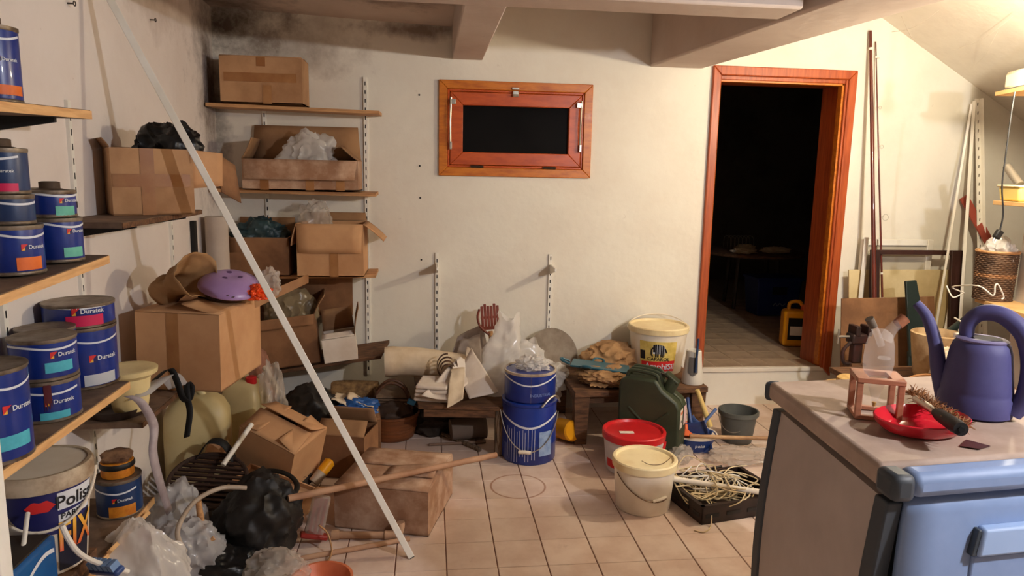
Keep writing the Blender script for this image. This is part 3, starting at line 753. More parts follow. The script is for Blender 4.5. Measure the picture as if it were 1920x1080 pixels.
# back wall cartons
t = carton('carton', 'sealed carton with brown tape on the upper back shelf', (-.93, 4.33, 1.888), .445, .22, .25, {'f': (0, .11), 'b': (0, .11), 'l': (0, .2), 'r': (0, .2)}, tape=[('f', .14, -.2, .19, False), ('f', -.0, .2, .25, True), ('f', .03, .0, .1, True)], tapetop=True)
t = carton('carton', 'long open carton with white bag inside on the middle back shelf', (-.725, 4.31, 1.411), .64, .25, .17, {'f': (252, .115), 'b': (84, .20), 'r': (35, .13), 'l': (60, .13)}, m_=CARD3, tape=[('f', -.2, 0, .06, True), ('f', .05, .0, .06, True), ('f', .22, .0, .06, True)])
bag('plastic_bag', 'crumpled white bag inside the long open carton', 'bag', (-.70, 4.31, 1.47), (.15, .09, .15), 5, FILMW, amp=.4)
carton('carton', 'brown open carton holding a dark teal bag on the lower back shelf', (-.97, 4.29, .922), .34, .26, .22, {'f': (268, .11), 'l': (170, .1), 'r': (150, .10), 'b': (100, .1)}, m_=CARD4)
bag('plastic_bag', 'dark teal bag bulging from the brown carton on lower back shelf', 'bag', (-.98, 4.29, 1.03), (.15, .11, .12), 8, mat('teal_film', (44, 66, 70), .4), amp=.35)
t = carton('carton', 'open carton with folded-out flaps at the right end of lower back shelf', (-.56, 4.26, .926), .37, .3, .30, {'f': (262, .165), 'b': (95, .05), 'r': (215, .15), 'l': (250, .13)}, m_=CARD2, tape=[('f', .02, 0, .15, True)])
bag('plastic_bag', 'clear bag poking from the right carton on lower back shelf', 'bag', (-.66, 4.25, 1.12), (.09, .08, .13), 12, FILMC, amp=.35)
carton('carton', 'worn brown carton with a bag inside behind the white pole', (-.83, 4.24, .398), .37, .27, .29, {'f': (255, .06), 'r': (120, .12), 'l': (130, .1)}, m_=CARD4, rot=(0, radians(-6), radians(8)))
bag('plastic_bag', 'greyish bag inside the worn brown carton', 'bag', (-.81, 4.24, .56), (.15, .11, .16), 15, film('dusty_film', (170, 152, 120), .75), amp=.25)
carton('carton', 'small white-lined carton with upright flap on the sagging board', (-.52, 4.22, .43), .19, .24, .14, {'r': (100, .16), 'b': (95, .13), 'f': (20, .05)}, m_=PAPERW, rot=(0, radians(-7), radians(6)), th=.005)
tag(MB().box((-.78, 4.4, .78), (.62, .012, .27), R=(radians(-3), 0, 0)).build('cardboard_piece', CARD4), 'flat dark cardboard panel leaning under the lower back shelf', 'panel')
# paper roll in the corner
a = at(407, 405, Y=4.1)
t = thing('paper_roll', 'upright grey-white paper roll in the left back corner', 'roll', (-1.165, 4.08, 0), (0, 0, 0))
MB().lathe([(.058, 0), (.06, .01), (.06, 1.26), (.057, 1.265), (.03, 1.265), (.03, 1.1)], 32).build('roll', mat('roll_paper', (196, 182, 168), .8, col2=(180, 164, 150), scale=3), t)
tag(MB().box((-1.236, 3.92, .8), (.02, .04, .9)).build('black_batten', BLACKRUB), 'thin black batten against the left wall beside the paper roll', 'batten')

# carton with black bag on the left wall shelf
ra = radians(52)
def carton_edge(name, label, A, B, d_, h_, **kw):
    """carton whose front bottom edge runs from A (left) to B (right)"""
    A, B = Vector(A), Vector(B); e = B - A; wd = hypot(e.x, e.y); rz = atan2(e.y, e.x)
    nrm = Vector((-sin(rz), cos(rz), 0)); c = (A + B) / 2 + nrm * d_ / 2
    return carton(name, label, c, wd, d_, h_, rot=(0, 0, rz), **kw), rz
A_ = Vector((-1.165, 2.80, 1.346)); B_ = at(366, 396, X=-.92); B_.z = 1.346
t, rz = carton_edge('carton', 'taped carton with open flaps sticking out from the left wall shelf', A_, B_, .22, .25, flaps={'b': (170, .05), 'l': (120, .04)}, m_=CARD, tape=[('f', -.02, 0, .25, True), ('f', .13, -.14, .13, False)])
cc = t.location
HW = (B_ - A_).length / 2
MB().grid(lambda u, v: (HW - .01 + .13 * u, -.115 + .03 * u + .02 * v, .25 - .01 * u - .15 * v + .02 * v * u), 5, 5).build('flap', CARD2, t, solid=.005)
MB().grid(lambda u, v: (HW + .10 + .10 * u + .02 * v, -.05 + .08 * u, .245 - .03 * u - .16 * v - .02 * u), 5, 5).build('flap', CARD4, t, solid=.005)
bag('plastic_bag', 'shiny black bag on top of the taped carton', 'bag', (cc.x + .07, cc.y + .05, 1.49), (.125, .10, .12), 21, BLACKPL, amp=.3, rot=(0, 0, .5))
# biggest closed carton
A_ = at(252, 700, X=-1.16); A_.z = .642; B_ = at(418, 728, X=-.87); B_.z = .642
A_ = Vector((-1.165, 2.915, .642)); B_ = Vector((-.83, 2.865, .642))
t, rz = carton_edge('carton', 'biggest closed carton with vertical tape below the kraft bag', A_, B_, .42, .315, flaps={'f': (0, .2), 'b': (0, .2), 'l': (0, .16), 'r': (8, .16)}, m_=CARD2, tape=[('f', -.02, 0, .315, True), ('r', .3, .15, .9, False)])
t.rotation_euler = (radians(0), radians(1), rz)
TOPZ = .972
bl = t.location
# kraft bag, lilac lid, orange packet
def kf(u, v):
    a = u * 2 * pi; L = v
    rx = .075 + .045 * L; ry = .06 + .02 * L - .03 * (1 - L)
    p = Vector((-.10 + .22 * (1 - L), rx * cos(a) * (1 + .12 * sin(3 * a)), .062 + (.10 + .05 * L - .05 * sin(pi * L)) * .62 * sin(a) + .05 * L))
    p += Vector((.5, 1, 1)) * .014 * noise.fractal(p * 14, .8, 2, 3)
    p.z = max(p.z, .004)
    return p
o = MB().grid(kf, 30, 12).build('kraft_bag', KRAFT, solid=.002, weld=True)
o.location = (-1.0, 3.03, TOPZ); o.rotation_euler = (radians(0), radians(8), radians(158)); o.scale = (.85, 1, 1); tag(o, 'open crumpled kraft paper bag lying on the biggest carton', 'bag')
t = thing('basin_lid', 'lilac plastic dome lid on the biggest carton', 'lid', (-.845, 3.12, TOPZ + .05), (radians(14), radians(10), 0))
LIL = mat('lilac_plastic', (178, 148, 198), .3, col2=(164, 132, 186), scale=4)
MB().lathe([(.125, 0), (.132, .006), (.13, .016), (.112, .036), (.08, .052), (.05, .060), (.03, .058), (0, .056)], 40).build('dome', LIL, t)
for a_ in (0, 2.1, 4.2): MB().lathe([(0, .057), (.013, .0585), (.011, .0605), (0, .061)], 14, c=(.038 * cos(a_), .038 * sin(a_), -.001)).build('dimple', mat('dark_lilac', (96, 66, 112), .5), t)
bag('orange_packet', 'bright orange plastic packet beside the lilac lid', 'bag', (-.725, 3.08, TOPZ + .008), (.055, .05, .035), 31, mat('orange_film', (240, 84, 32), .3), amp=.45, freq=3)
bag('plastic_bag', 'clear crumpled wrapping beside the orange packet', 'bag', (-.70, 3.17, TOPZ + .008), (.05, .05, .07), 32, FILMC, amp=.4)
bag('dark_cloth', 'dark cloth squeezed between the lilac lid and carton', 'cloth', (-.85, 3.1, TOPZ + .006), (.12, .1, .03), 33, mat('dark_cloth', (70, 52, 36), .9), amp=.2)

# white leaning pole
pa, pb = at(772, 1046, Z=0), at(207, 0, Y=2.86)
dv = (pb - pa); pb = pa + dv * (2.18 / pb.z)
t = thing('leaning_pole', 'long white square pole leaning across the room to the left wall', 'pole', pa)
dl = pb - pa; q_ = dl.to_track_quat('Z', 'Y'); Mx = q_.to_matrix().to_4x4()
Mr = Mx @ Matrix.Rotation(radians(25), 4, 'Z')
ln = dl.length
MB().box((0, 0, ln / 2 + .006), (.026, .026, ln), M=Mr).build('profile', WPAINT, t, bevel=.002)
MB().box((0, 0, .008), (.024, .024, .012), M=Mr).build('end_cap', GREYPL, t)
# ------------------------------------------------------------------ centre of the floor
def arc_handle(rad, z, drop, n=24, a0=0.0, tilt=0.0):
    """bail handle from one lug to the other, hanging on the a0 side"""
    return [(rad * cos(a0 + pi * i / n - pi / 2), rad * sin(a0 + pi * i / n - pi / 2), z - drop * sin(pi * i / n)) for i in range(n + 1)]
# two-can blue drum
c, r, h = cyl(990, 875, 102, 760, 0)
fa = faceang(c); r = .147
t = thing('paint_drum', 'big blue drum with white paint drips and wire handle on the floor', 'paint can', (c.x, c.y, .002))
MB().lathe([(r * .96, 0), (r, .01), (r, .10), (r * 1.012, .104), (r * 1.012, .11), (r, .114), (r, .325), (r * .99, .332)], 48).build('body', BLUE, t)
MB().lathe([(r * 1.0, .315), (r * 1.03, .32), (r * 1.03, .333), (r * .98, .336), (r * .3, .33), (0, .33)], 48).build('lid', BLUE, t)
wv = lambda q: .235 + .028 * cos(q * 2 * pi)
MB().patch(r, None, fa - 1.45, fa + 1.45, lambda q: wv(q) - .006, lambda q: wv(q) + .006, 36).build('wave_stripe', WHITEINK, t)
for i in range(11):
    a = fa - .85 + i * .105 + random.uniform(-.02, .02); zz = .21 - random.random() * .03
    MB().patch(r * 1.012, None, a, a + .022, random.uniform(.01, .05), zz, 2).build('paint_drip', mat('pale_drip', (176, 182, 206), .6), t)
MB().patch(r * 1.012, None, fa + .38, fa + .92, .05, .185, 8, .0016).build('paper_label', mat('pale_blue_label', (150, 172, 204), .6, col2=(120, 146, 190), scale=30), t)
hd = MB().tube([((r + .012) * cos(a), (r + .012) * sin(a), z) for a, z in [(fa - 1.35 + 2.7 * i / 24, .27 - .19 * sin(pi * i / 24)) for i in range(25)]], .0028, 6).build('handle', STEEL, t)
MB().tube([((r + .013) * cos(fa - .32 + .4 * i / 6), (r + .013) * sin(fa - .32 + .4 * i / 6), .082 - .004 * abs(i - 3) * .3) for i in range(7)], .010, 10).build('grip', WPLASTIC, hd)
t2 = thing('paint_can', 'blue can with wave stripe and bag on its lid, stacked on the dripped drum', 'paint can', (c.x, c.y, .339)); r2 = .138
MB().lathe([(r2 * .96, 0), (r2, .006), (r2, .148), (r2 * .99, .154)], 48).build('body', BLUE, t2)
MB().lathe([(r2, .145), (r2 * 1.025, .15), (r2 * 1.025, .16), (r2 * .96, .16), (r2 * .94, .152), (0, .152)], 48).build('lid', mat('pale_lid', (196, 184, 168), .5, col2=(150, 132, 112), scale=9), t2)
wv2 = lambda q: .115 + .018 * cos(q * 2 * pi)
MB().patch(r2, None, fa - 1.45, fa + 1.45, lambda q: wv2(q) - .004, lambda q: wv2(q) + .004, 36).build('wave_stripe', WHITEINK, t2)
MB().patch(r2, None, fa + .04, fa + .05, .004, .148, 2).build('seam', TIN, t2)
for s_, a_, z_ in (('INDUSTRIAL', .45, .045),): text_on_cyl(s_, .022, r2, fa + a_, z_, mat('faint_print', (110, 130, 190), .5), t2)
b2 = MB().tube([((r + .02) * cos(a), (r + .02) * sin(a), z) for a, z in [(fa + 1.3 - .9 * i / 10, -.01 + .05 * sin(pi * i / 10)) for i in range(11)]], .006, 8).build('hose_loop', STEEL, t2)
bag('plastic_bag', 'little crumpled white bag on top of the stacked blue can', 'bag', (c.x + .01, c.y, .492), (.085, .07, .04), 41, FILMW, amp=.5, freq=3)

# red-lid pail
def pail(name, label, loc, R0, R1, H, body, lidm, lidkind, rimh=.03):
    t = thing(name, label, 'pail', loc)
    rp = lambda z: R0 + (R1 - R0) * z / H
    if lidkind == 'open':
        MB().lathe([(R0 * .97, 0), (R0, .005), (R1, H), (R1 + .008, H), (R1 + .008, H - .02), (R1 + .006, H - .022), (R1 + .006, H + .003), (R1 - .003, H + .003), (R0 - .004, .012), (0, .012)], 44).build('body', body, t)
    else:
        MB().lathe([(R0 * .97, 0), (R0, .006), (R1, H - .02), (R1, H - .012)], 44).build('body', body, t)
        MB().lathe([(R1 + .001, H - rimh), (R1 + .007, H - rimh), (R1 + .009, H + .002), (R1 + .004, H + .008), (R1 - .008, H + .008), (R1 - .014, H - .004), (R1 * .5, H - .003), (0, H - .003)], 44).build('lid', lidm, t)
    return t, rp
c, r, h = cyl(1185, 893, 108, 832, 0); c += Vector((-.015, -.045, 0))
t, rp = pail('plastic_pail', 'grey-white pail with red lid in front of the green jerrycan', (c.x, c.y, .003), .14, .158, .205, PAILGREY, REDPL, 'lid')
fa = faceang(c)
MB().tube([(rp(z) * 1.05 * cos(a), rp(z) * 1.05 * sin(a), z) for a, z in [(fa + .05 + 1.5 * i / 16, .16 - .075 * sin(pi * i / 16)) for i in range(17)]], .008, 8, flat=.5).build('handle', REDPL, t)
MB().patch(rp, None, fa - .5, fa + .55, .06, .15, 10).build('paper_label', PAILGREY, t)
MB().patch(rp, None, fa - 1.1, fa - .55, .03, .075, 6, .0016).build('red_print', REDINK, t)
MB().box((-.045, -.02, .204), (.075, .03, .002), R=(0, 0, -.1)).build('sticker', PAPERW, t)
# white pail
c, r, h = cyl(1203, 974, 112, 905, 0)
t, rp = pail('plastic_pail', 'cream-white pail with domed rim lid, nearest pail on the floor', (c.x, c.y, .003), .124, .142, .232, WPLASTIC, CREAMLID, 'lid')
fa = faceang(c)
hd = MB().tube([(rp(z) * 1.04 * cos(a), rp(z) * 1.04 * sin(a), z) for a, z in [(fa - 1.0 + 1.9 * i / 20, .185 - .11 * sin(pi * .62 * i / 20)) for i in range(21)]], .0024, 6).build('handle', WIREBR, t)
MB().tube([(rp(z) * 1.045 * cos(a), rp(z) * 1.045 * sin(a), z) for a, z in [(fa + .35 + .5 * i / 6, .083 + .012 * i / 6) for i in range(7)]], .007, 8).build('grip', WPLASTIC, hd)
MB().tube(bez([(-.03, -.05, .24), (.0, -.085, .236), (.06, -.07, .232), (.12, -.02, .24), (.142, .01, .235)], 6), .0016, 5).build('wire', WIREBR, t)
for i in range(6):
    a = fa + pi + (i - 2.5) * .42
    MB().patch(.143, None, a, a + .12, .236, .2405, 3, -.003).build('lid_notch', mat('lid_shadow', (176, 144, 100), .7), t)
# lettered bucket on the bench
ZB = .32
c, r, h = cyl(1233, 706, 105, 625, ZB); c = Vector((1.43, 4.235, ZB + .002))
t, rp = pail('plastic_pail', 'white paint bucket with zebra-striped elephant emblem label, on the bench', c, .150, .180, .285, WPLASTIC, CREAMLID, 'lid')
fa = faceang(c)
YLAB = mat('yellow_print_label', (232, 206, 116), .5, col2=(206, 176, 84), scale=16)
MB().patch(rp, None, fa - .66, fa + .72, .03, .215, 30, .003).build('printed_label', YLAB, t)
MB().patch(rp, None, fa - .6, fa + .7, lambda q: .03, lambda q: .085 + .012 * q, 30, .004).build('red_band', REDINK, t)
MB().patch(rp, None, fa - .64, fa - .44, .10, .155, 8, .004).build('dark_square', BLKINK, t)
top_ = lambda x: .163 + .037 * (max(0, 1 - ((x - .44) / .56) ** 2)) ** .5      # arched back of the striped emblem
bars = [(.14, .26, .150), (.27, .37, .118), (.40, .50, .118), (.53, .58, .140), (.61, .69, .120), (.72, .80, .118), (.83, .86, .124)]
ea = lambda x: fa - .22 + x * .56
MB().patch(rp, None, ea(.12), ea(.88), .138, lambda q: top_(.12 + .76 * q) - .001, 20, .0038).build('emblem_white', WHITEINK, t)
for x0, x1, zb in bars:
    MB().patch(rp, None, ea(x0), ea(x1), zb, lambda q, x0=x0, x1=x1: top_(x0 + (x1 - x0) * q), 4, .005).build('emblem_bar', BLKINK, t)
for pl_ in ([(.16, .178), (.07, .170), (.03, .155), (.03, .138), (.08, .126), (.13, .128)], [(.86, .175), (.93, .165), (.97, .153), (1.03, .152)]):
    MB().tube([((rp(z) + .004) * cos(ea(x)), (rp(z) + .004) * sin(ea(x)), z) for x, z in bez([(x, z, 0) for x, z in pl_], 4) and [(p.x, p.y) for p in bez([(x, z, 0) for x, z in pl_], 4)]], .0045, 6).build('emblem_line', BLKINK, t)
text_on_cyl('CAPAROL', .030, rp, fa + .06, .104, BLKINK, t, off=.005)
text_on_cyl('AmphiSil', .050, rp, fa + .12, .058, WHITEINK, t, off=.006)
MB().tube([((rp(.27) + .012) * cos(a), (rp(.27) + .012) * sin(a), z) for a, z in [(fa - 1.5 - 3.2 * i / 24, .26 + .06 * sin(pi * i / 24)) for i in range(25)]], .004, 6).build('handle', WPLASTIC, t)

# bench
t = thing('wooden_bench', 'low dark brown wooden bench under the lettered bucket', 'bench', (0, 0, 0))
top = [(.815, 3.79), (1.62, 3.85), (1.62, 4.43), (.80, 4.43)]
MB().hexa([(x, y, ZB - .035) for x, y in top], [(x, y, ZB) for x, y in top]).build('seat', OLDWOOD, t, bevel=.004)
for (x, y) in ((.86, 3.835), (1.575, 3.905), (1.58, 4.38), (.84, 4.38)):
    MB().hexa([(x - .035, y - .03, .002), (x + .035, y - .03, .002), (x + .035, y + .03, .002), (x - .035, y + .03, .002)],
              [(x - .045, y - .035, ZB - .035), (x + .045, y - .035, ZB - .035), (x + .045, y + .035, ZB - .035), (x - .045, y + .035, ZB - .035)]).build('leg', OLDWOOD, t, bevel=.004)
MB().box((1.22, 3.88, ZB - .06), (.66, .02, .05), R=(0, 0, radians(5))).build('apron', OLDWOOD, t)
MB().box((.845, 4.08, ZB - .06), (.02, .5, .05)).build('apron', OLDWOOD, t)
# teal tray and papers
t = thing('teal_tray', 'teal plastic tray with handles lying on papers on the bench', 'tray', (1.0, 4.0, ZB + .085), (radians(-4), radians(5), radians(-12)))
TEAL = mat('teal_plastic', (40, 92, 108), .4)
MB().hexa([(-.17, -.1, 0), (.17, -.1, 0), (.18, .11, 0), (-.15, .11, 0)], [(-.175, -.105, .012), (.175, -.105, .012), (.185, .115, .012), (-.155, .115, .012)]).build('plate', TEAL, t, bevel=.004)
for x0, y0, dx, dy in ((-.175, 0, -.05, 0), (0, .11, 0, .04), (-.08, -.105, 0, -.03)):
    MB().tube(bez([(x0 - dy * .9, y0 - dx * .9, .006), (x0 + dx - dy * .6, y0 + dy - dx * .6, .02), (x0 + dx + dy * .6, y0 + dy + dx * .6, .02), (x0 + dy * .9, y0 + dx * .9, .006)], 5), .007, 6).build('handle', TEAL, t)
bag('crumpled_papers', 'crumpled brown packing paper under the teal tray', 'paper', (1.03, 3.95, ZB), (.17, .13, .055), 44, KRAFT, amp=.4, freq=3)
bag('paper_bag', 'brown paper bag slumped behind the teal tray', 'bag', (1.13, 4.25, ZB), (.17, .12, .1), 45, KRAFT, amp=.3)
# toilet brush holder
bc = Vector((1.555, 3.94, ZB + .001))
t = thing('toilet_brush', 'white toilet brush holder with dark blue brush on the bench corner', 'brush', bc)
MB().lathe([(.062, 0), (.064, .01), (.058, .06), (.05, .13), (.044, .195), (.038, .2), (.036, .195), (.04, .13), (.04, .08)], 28).build('holder', mat('offwhite_plastic', (214, 208, 196), .4), t)
fa = faceang(bc)
MB().patch(lambda z: .063 - .09 * max(0, z - .03), None, fa - .5, fa + .5, lambda q: .075 - .02 * sin(pi * q), .165, 10, .0006).build('opening', mat('holder_inside', (110, 104, 98), .7), t)
MB().tube([(-.01, -.065, .08), (0, -.055, .28)], [.0075, .0065], 10).build('handle', mat('dark_blue_plastic', (38, 58, 92), .4), t)
# jerrycan
A1 = Vector((1.345, 3.565, 0)); A0 = Vector((1.055, 3.753, 0))
jd = (A1 - A0); rzj = atan2(jd.y, jd.x)
t = thing('jerrycan', 'dark green metal jerrycan with three-bar handle between pail and bench', 'jerrycan', ((A0 + A1) / 2 + Vector((.03, .02, .002))), (0, 0, rzj))
L_, W_, H_ = .345, .165, .44
prof = [(-L_ / 2, .02), (-L_ / 2 + .02, 0), (L_ / 2 - .02, 0), (L_ / 2, .02), (L_ / 2, H_ - .15), (L_ / 2 - .02, H_ - .11), (L_ / 2 - .10, H_ - .055), (L_ / 2 - .14, H_), (-L_ / 2 + .05, H_), (-L_ / 2 + .01, H_ - .02), (-L_ / 2, H_ - .06)]
for s_ in (-1, 1):
    y0, y1 = (.004, W_ / 2) if s_ > 0 else (-W_ / 2, -.004)
    n = len(prof)
    MB().add([(x, y0, z) for x, z in prof] + [(x, y1, z) for x, z in prof], [tuple(range(n)), tuple(range(2 * n - 1, n - 1, -1))] + [(i, (i + 1) % n, n + (i + 1) % n, n + i) for i in range(n)]).build('shell_half', OLIVE, t, bevel=.014)
MB().add([(x * .985, y, (z - .2) * .99 + .2) for y in (-.005, .005) for x, z in prof], [tuple(range(n)), tuple(range(2 * n - 1, n - 1, -1))] + [(i, (i + 1) % n, n + (i + 1) % n, n + i) for i in range(n)]).build('seam', OLIVE, t)
for s_ in (-1, 1):
    y = s_ * (W_ / 2 + .001)
    for k in ((-.11, .07, .11, .27), (-.11, .27, .11, .07)):
        MB().tube([(k[0], y, k[1]), (k[2], y, k[3])], .007, 8).build('embossed_rib', OLIVE, t)
for y in (-.052, 0, .052):
    MB().tube(bez([(-.135, y, H_ - .03), (-.125, y, H_ + .02), (-.09, y, H_ + .032), (.0, y, H_ + .026), (.035, y, H_ + .012), (.045, y, H_ - .03)], 5), .011, 8).build('handle_bar', OLIVE, t)
sp_ = MB().tube([(.085, 0, H_ - .07), (.11, 0, H_ - .015), (.118, 0, H_ + .0)], [.034, .034, .03], 16).build('spout', OLIVE, t)
MB().box((.105, 0, H_ + .004), (.09, .06, .018), R=(0, radians(35), 0)).build('cap', OLIVE, sp_, bevel=.006)
MB().box((.06, 0, H_ + .012), (.05, .014, .012), R=(0, radians(20), 0)).build('clamp', DARKST, sp_, bevel=.003)
for y, m_ in ((-.042, PAPERW), (.042, mat('pink_label', (222, 190, 190), .6))):
    st = MB().box((L_ / 2 + .0012, y, .235), (.0016, .052, .105)).build('sticker', m_, t)
    if y < 0:
        for q in (-.012, .012): MB().box((L_ / 2 + .0024, y + q, .268), (.0014, .014, .016)).build('warning_mark', ORINK, st)
        MB().lathe([(0, 0), (.009, .0), (.009, .0012), (0, .0012)], 10, M=Matrix.Translation((L_ / 2 + .0018, y, .22)) @ Matrix.Rotation(pi / 2, 4, 'Y')).build('printed_dot', BLKINK, st)

# basin with dustpans
bs = Vector((1.50, 3.72, .002))
t = thing('enamel_basin', 'blue enamel basin with white rim beside the jerrycan', 'basin', bs)
MB().lathe([(.075, 0), (.08, .004), (.118, .07), (.124, .088), (.116, .088), (.072, .012), (0, .012)], 40).build('bowl', BASINBL, t)
MB().lathe([(.122, .084), (.129, .086), (.129, .092), (.121, .092), (.118, .086)], 40).build('rim', PAPERW, t)
text_on_cyl('peka', .03, lambda z: .08 + .04 * z / .08, faceang(bs) + .35, .048, WHITEINK, t, off=.002)
def dustpan(name, label, loc, rot, s, m_):
    t = thing(name, label, 'dustpan', loc, rot)
    def fn(u, v):
        x = (u - .5) * (.24 - .05 * (1 - v)) * s; e = abs(2 * u - 1)
        z = .05 * s * max(0, (e - .75) / .25) * (1 - .6 * v) + .055 * s * max(0, (.25 - v) / .25) ** 2
        return (x, -v * .22 * s, z)
    MB().grid(fn, 16, 10).build('pan', m_, t, solid=.003)
    MB().tube(bez([(0, .0, .04 * s), (0, .05 * s, .05 * s), (0, .12 * s, .055 * s), (0, .17 * s, .05 * s)], 5), .012 * s, 8).build('handle', m_, t)
    return t
dustpan('dustpan', 'dark blue dustpan standing in the enamel basin', bs + Vector((-.005, .03, .13)), (radians(62), radians(-14), radians(-25)), .85, BLUEPL)
dustpan('dustpan', 'paler blue dustpan with handle pointing right in the basin', bs + Vector((.05, .02, .12)), (radians(48), radians(30), radians(-40)), .72, mat('blue_plastic_pale', (86, 108, 156), .4))
t = thing('plastic_funnel', 'orange plastic funnel in the enamel basin', 'funnel', bs + Vector((-.06, -.035, .07)), (radians(-35), radians(10), 0))
MB().lathe([(.062, 0), (.06, .004), (.012, .05), (.008, .1), (.006, .1), (.01, .05), (.056, 0)], 24).build('cone', ORPL, t)
# grey bucket
c, r, h = cyl(1380, 838, 66, 790, 0)
t, rp = pail('plastic_bucket', 'dark grey open bucket in front of the doorway step', (c.x, c.y, .003), .084, .107, .185, GREYPL, None, 'open')
t['category'] = 'bucket'
fa = faceang(c)
MB().tube([((rp(.15) + .008) * cos(a), (rp(.15) + .008) * sin(a), z) for a, z in [(fa - 1.45 + 1.6 * i / 14, .16 - .08 * sin(pi * .7 * i / 14)) for i in range(15)]], .0022, 6).build('handle', STEEL, t)
# broom stick and yellow handle
rod('broom_stick', 'thin wooden stick lying across the enamel basin', 'stick', (1.43, 3.61, .115), (2.02, 3.55, .105), .011, mat('stick_wood', (206, 168, 120), .6, col2=(150, 110, 76), scale=3))
rod('brush_handle', 'pale yellow wooden handle leaning against the bench', 'handle', (1.60, 3.74, .12), (1.52, 3.77, .33), .016, mat('pale_yellow_wood', (226, 196, 122), .5), r2=.013)
# crate with cable tangle and plastic pipe
k0, k1, k2 = at(1258, 930, Z=0), at(1322, 985, Z=0), at(1415, 968, Z=0)
ex = (Vector((k2.x, k2.y, 0)) - Vector((k1.x, k1.y, 0))).normalized(); rz = atan2(ex.y, ex.x)
t = thing('plastic_crate', 'shallow dark brown plastic crate full of cables on the floor', 'crate', Vector((k1.x, k1.y, .003)), (0, 0, rz - .03))
CW, CD, CH = .44, .34, .085
MB().box((CW / 2 - .02, CD / 2, .006), (CW, CD, .008)).build('base', DARKBR, t)
for (cx, cy, sx, sy) in ((CW / 2 - .02, .005, CW, .01), (CW / 2 - .02, CD - .005, CW, .01), (-.015, CD / 2, .01, CD), (CW - .025, CD / 2, .01, CD)):
    sd = MB().box((cx, cy, CH * .5), (sx, sy, CH)).build('side', DARKBR, t, bevel=.002)
    lon = sx > sy
    MB().box((cx, cy, CH), (sx + .01, sy + .008, .008)).build('rim', DARKBR, sd)
    for q in range(4):
        f_ = (q - 1.5) / 4
        MB().box((cx + (f_ * sx if lon else 0), cy + (0 if lon else f_ * sy), CH * .45), (.07 if lon else .014, .014 if lon else .05, .018)).build('slot', BLACKRUB, sd)
MB().box((CW * .62, CD / 2, CH * .45), (.008, CD - .02, CH * .85)).build('divider', DARKBR, t)
kc = t.matrix_basis @ Vector((.17, .17, .05))
t = thing('cable_tangle', 'tangle of cream cables heaped in the dark crate', 'cable', kc)
rs = random.Random(11)
for q in range(13):
    pts = []; cx, cy = rs.uniform(-.12, .12), rs.uniform(-.08, .08); rr = rs.uniform(.04, .1); ph = rs.uniform(0, 6)
    for k in range(14):
        a = ph + k * rs.uniform(.7, .95)
        pts.append((cx + rr * cos(a) * 1.2 + rs.uniform(-.02, .02), cy + rr * sin(a) + rs.uniform(-.02, .02), max(-.035, .015 + .035 * sin(k * .9 + q) + rs.uniform(-.01, .015) + .004 * q)))
    MB().tube(bez(pts, 5), .0034 if q % 3 else .0028, 6).build('cable', ROPE if q % 4 else mat('white_cable', (226, 220, 208), .5), t)
MB().tube(bez([(-.2, .02, .05), (-.19, -.06, .02), (-.17, -.1, .0), (-.14, -.06, .035), (-.1, -.16, .03), (-.11, -.22, -.04), (-.16, -.27, -.047), (-.2, -.25, -.047)], 6), .003, 6).build('cable', ROPE, t)
MB().tube(bez([(-.17, .1, .06), (-.1, .16, .12), (-.02, .13, .1), (.02, .03, .07), (.1, .08, .09), (.2, .12, .08)], 6), .003, 6).build('cable', ROPE, t)
rod('plastic_pipe', 'white plastic pipe lying across the cable crate', 'pipe', at(1262, 898, Z=.12), at(1440, 925, Z=.115), .013, WPLASTIC)
rod('dark_spike', 'short dark metal bar resting on the crate edge', 'bar', at(1325, 880, Z=.11), at(1353, 874, Z=.12), .006, DARKST)
bag('plastic_bag', 'sprawling clear bag behind the cable crate', 'bag', at(1375, 872, Z=0) + Vector((.05, .05, .003)), (.17, .10, .04), 52, FILMC, amp=.35)
bag('plastic_bag', 'small crumpled clear bag between white pail and crate', 'bag', at(1272, 866, Z=.0) + Vector((0, .0, .003)), (.07, .06, .05), 53, FILMC, amp=.4)
# yellow-orange canister behind the drum
o = MB().lathe([(0, 0), (.055, 0), (.06, .006), (.06, .13), (.052, .14), (0, .14)], 28).build('orange_cup', YELPL); o.location = (.76, 3.93, .06); o.rotation_euler = (radians(80), 0, radians(25)); tag(o, 'yellow-orange plastic cup lying behind the blue drum', 'cup')

# ---------------------------------------------- centre heap along the back wall
t = thing('low_table', 'low weathered table buried under the white bags and sheets', 'table', (0, 0, 0))
tp = [(-.06, 3.72), (.40, 3.66), (.46, 4.36), (-.1, 4.4)]
MB().hexa([(x, y, .262) for x, y in tp], [(x, y, .285) for x, y in tp]).build('table_top', OLDWOOD, t, bevel=.003)
for x, y in ((.375, 3.69), (.42, 4.32), (-.06, 4.34), (.0, 4.05)):
    MB().box((x, y, .131), (.04, .045, .258)).build('leg', GREYWOOD, t, bevel=.004)
MB().box((.18, 3.70, .24), (.42, .016, .04), R=(0, 0, radians(-6))).build('apron', OLDWOOD, t)
TT = .287
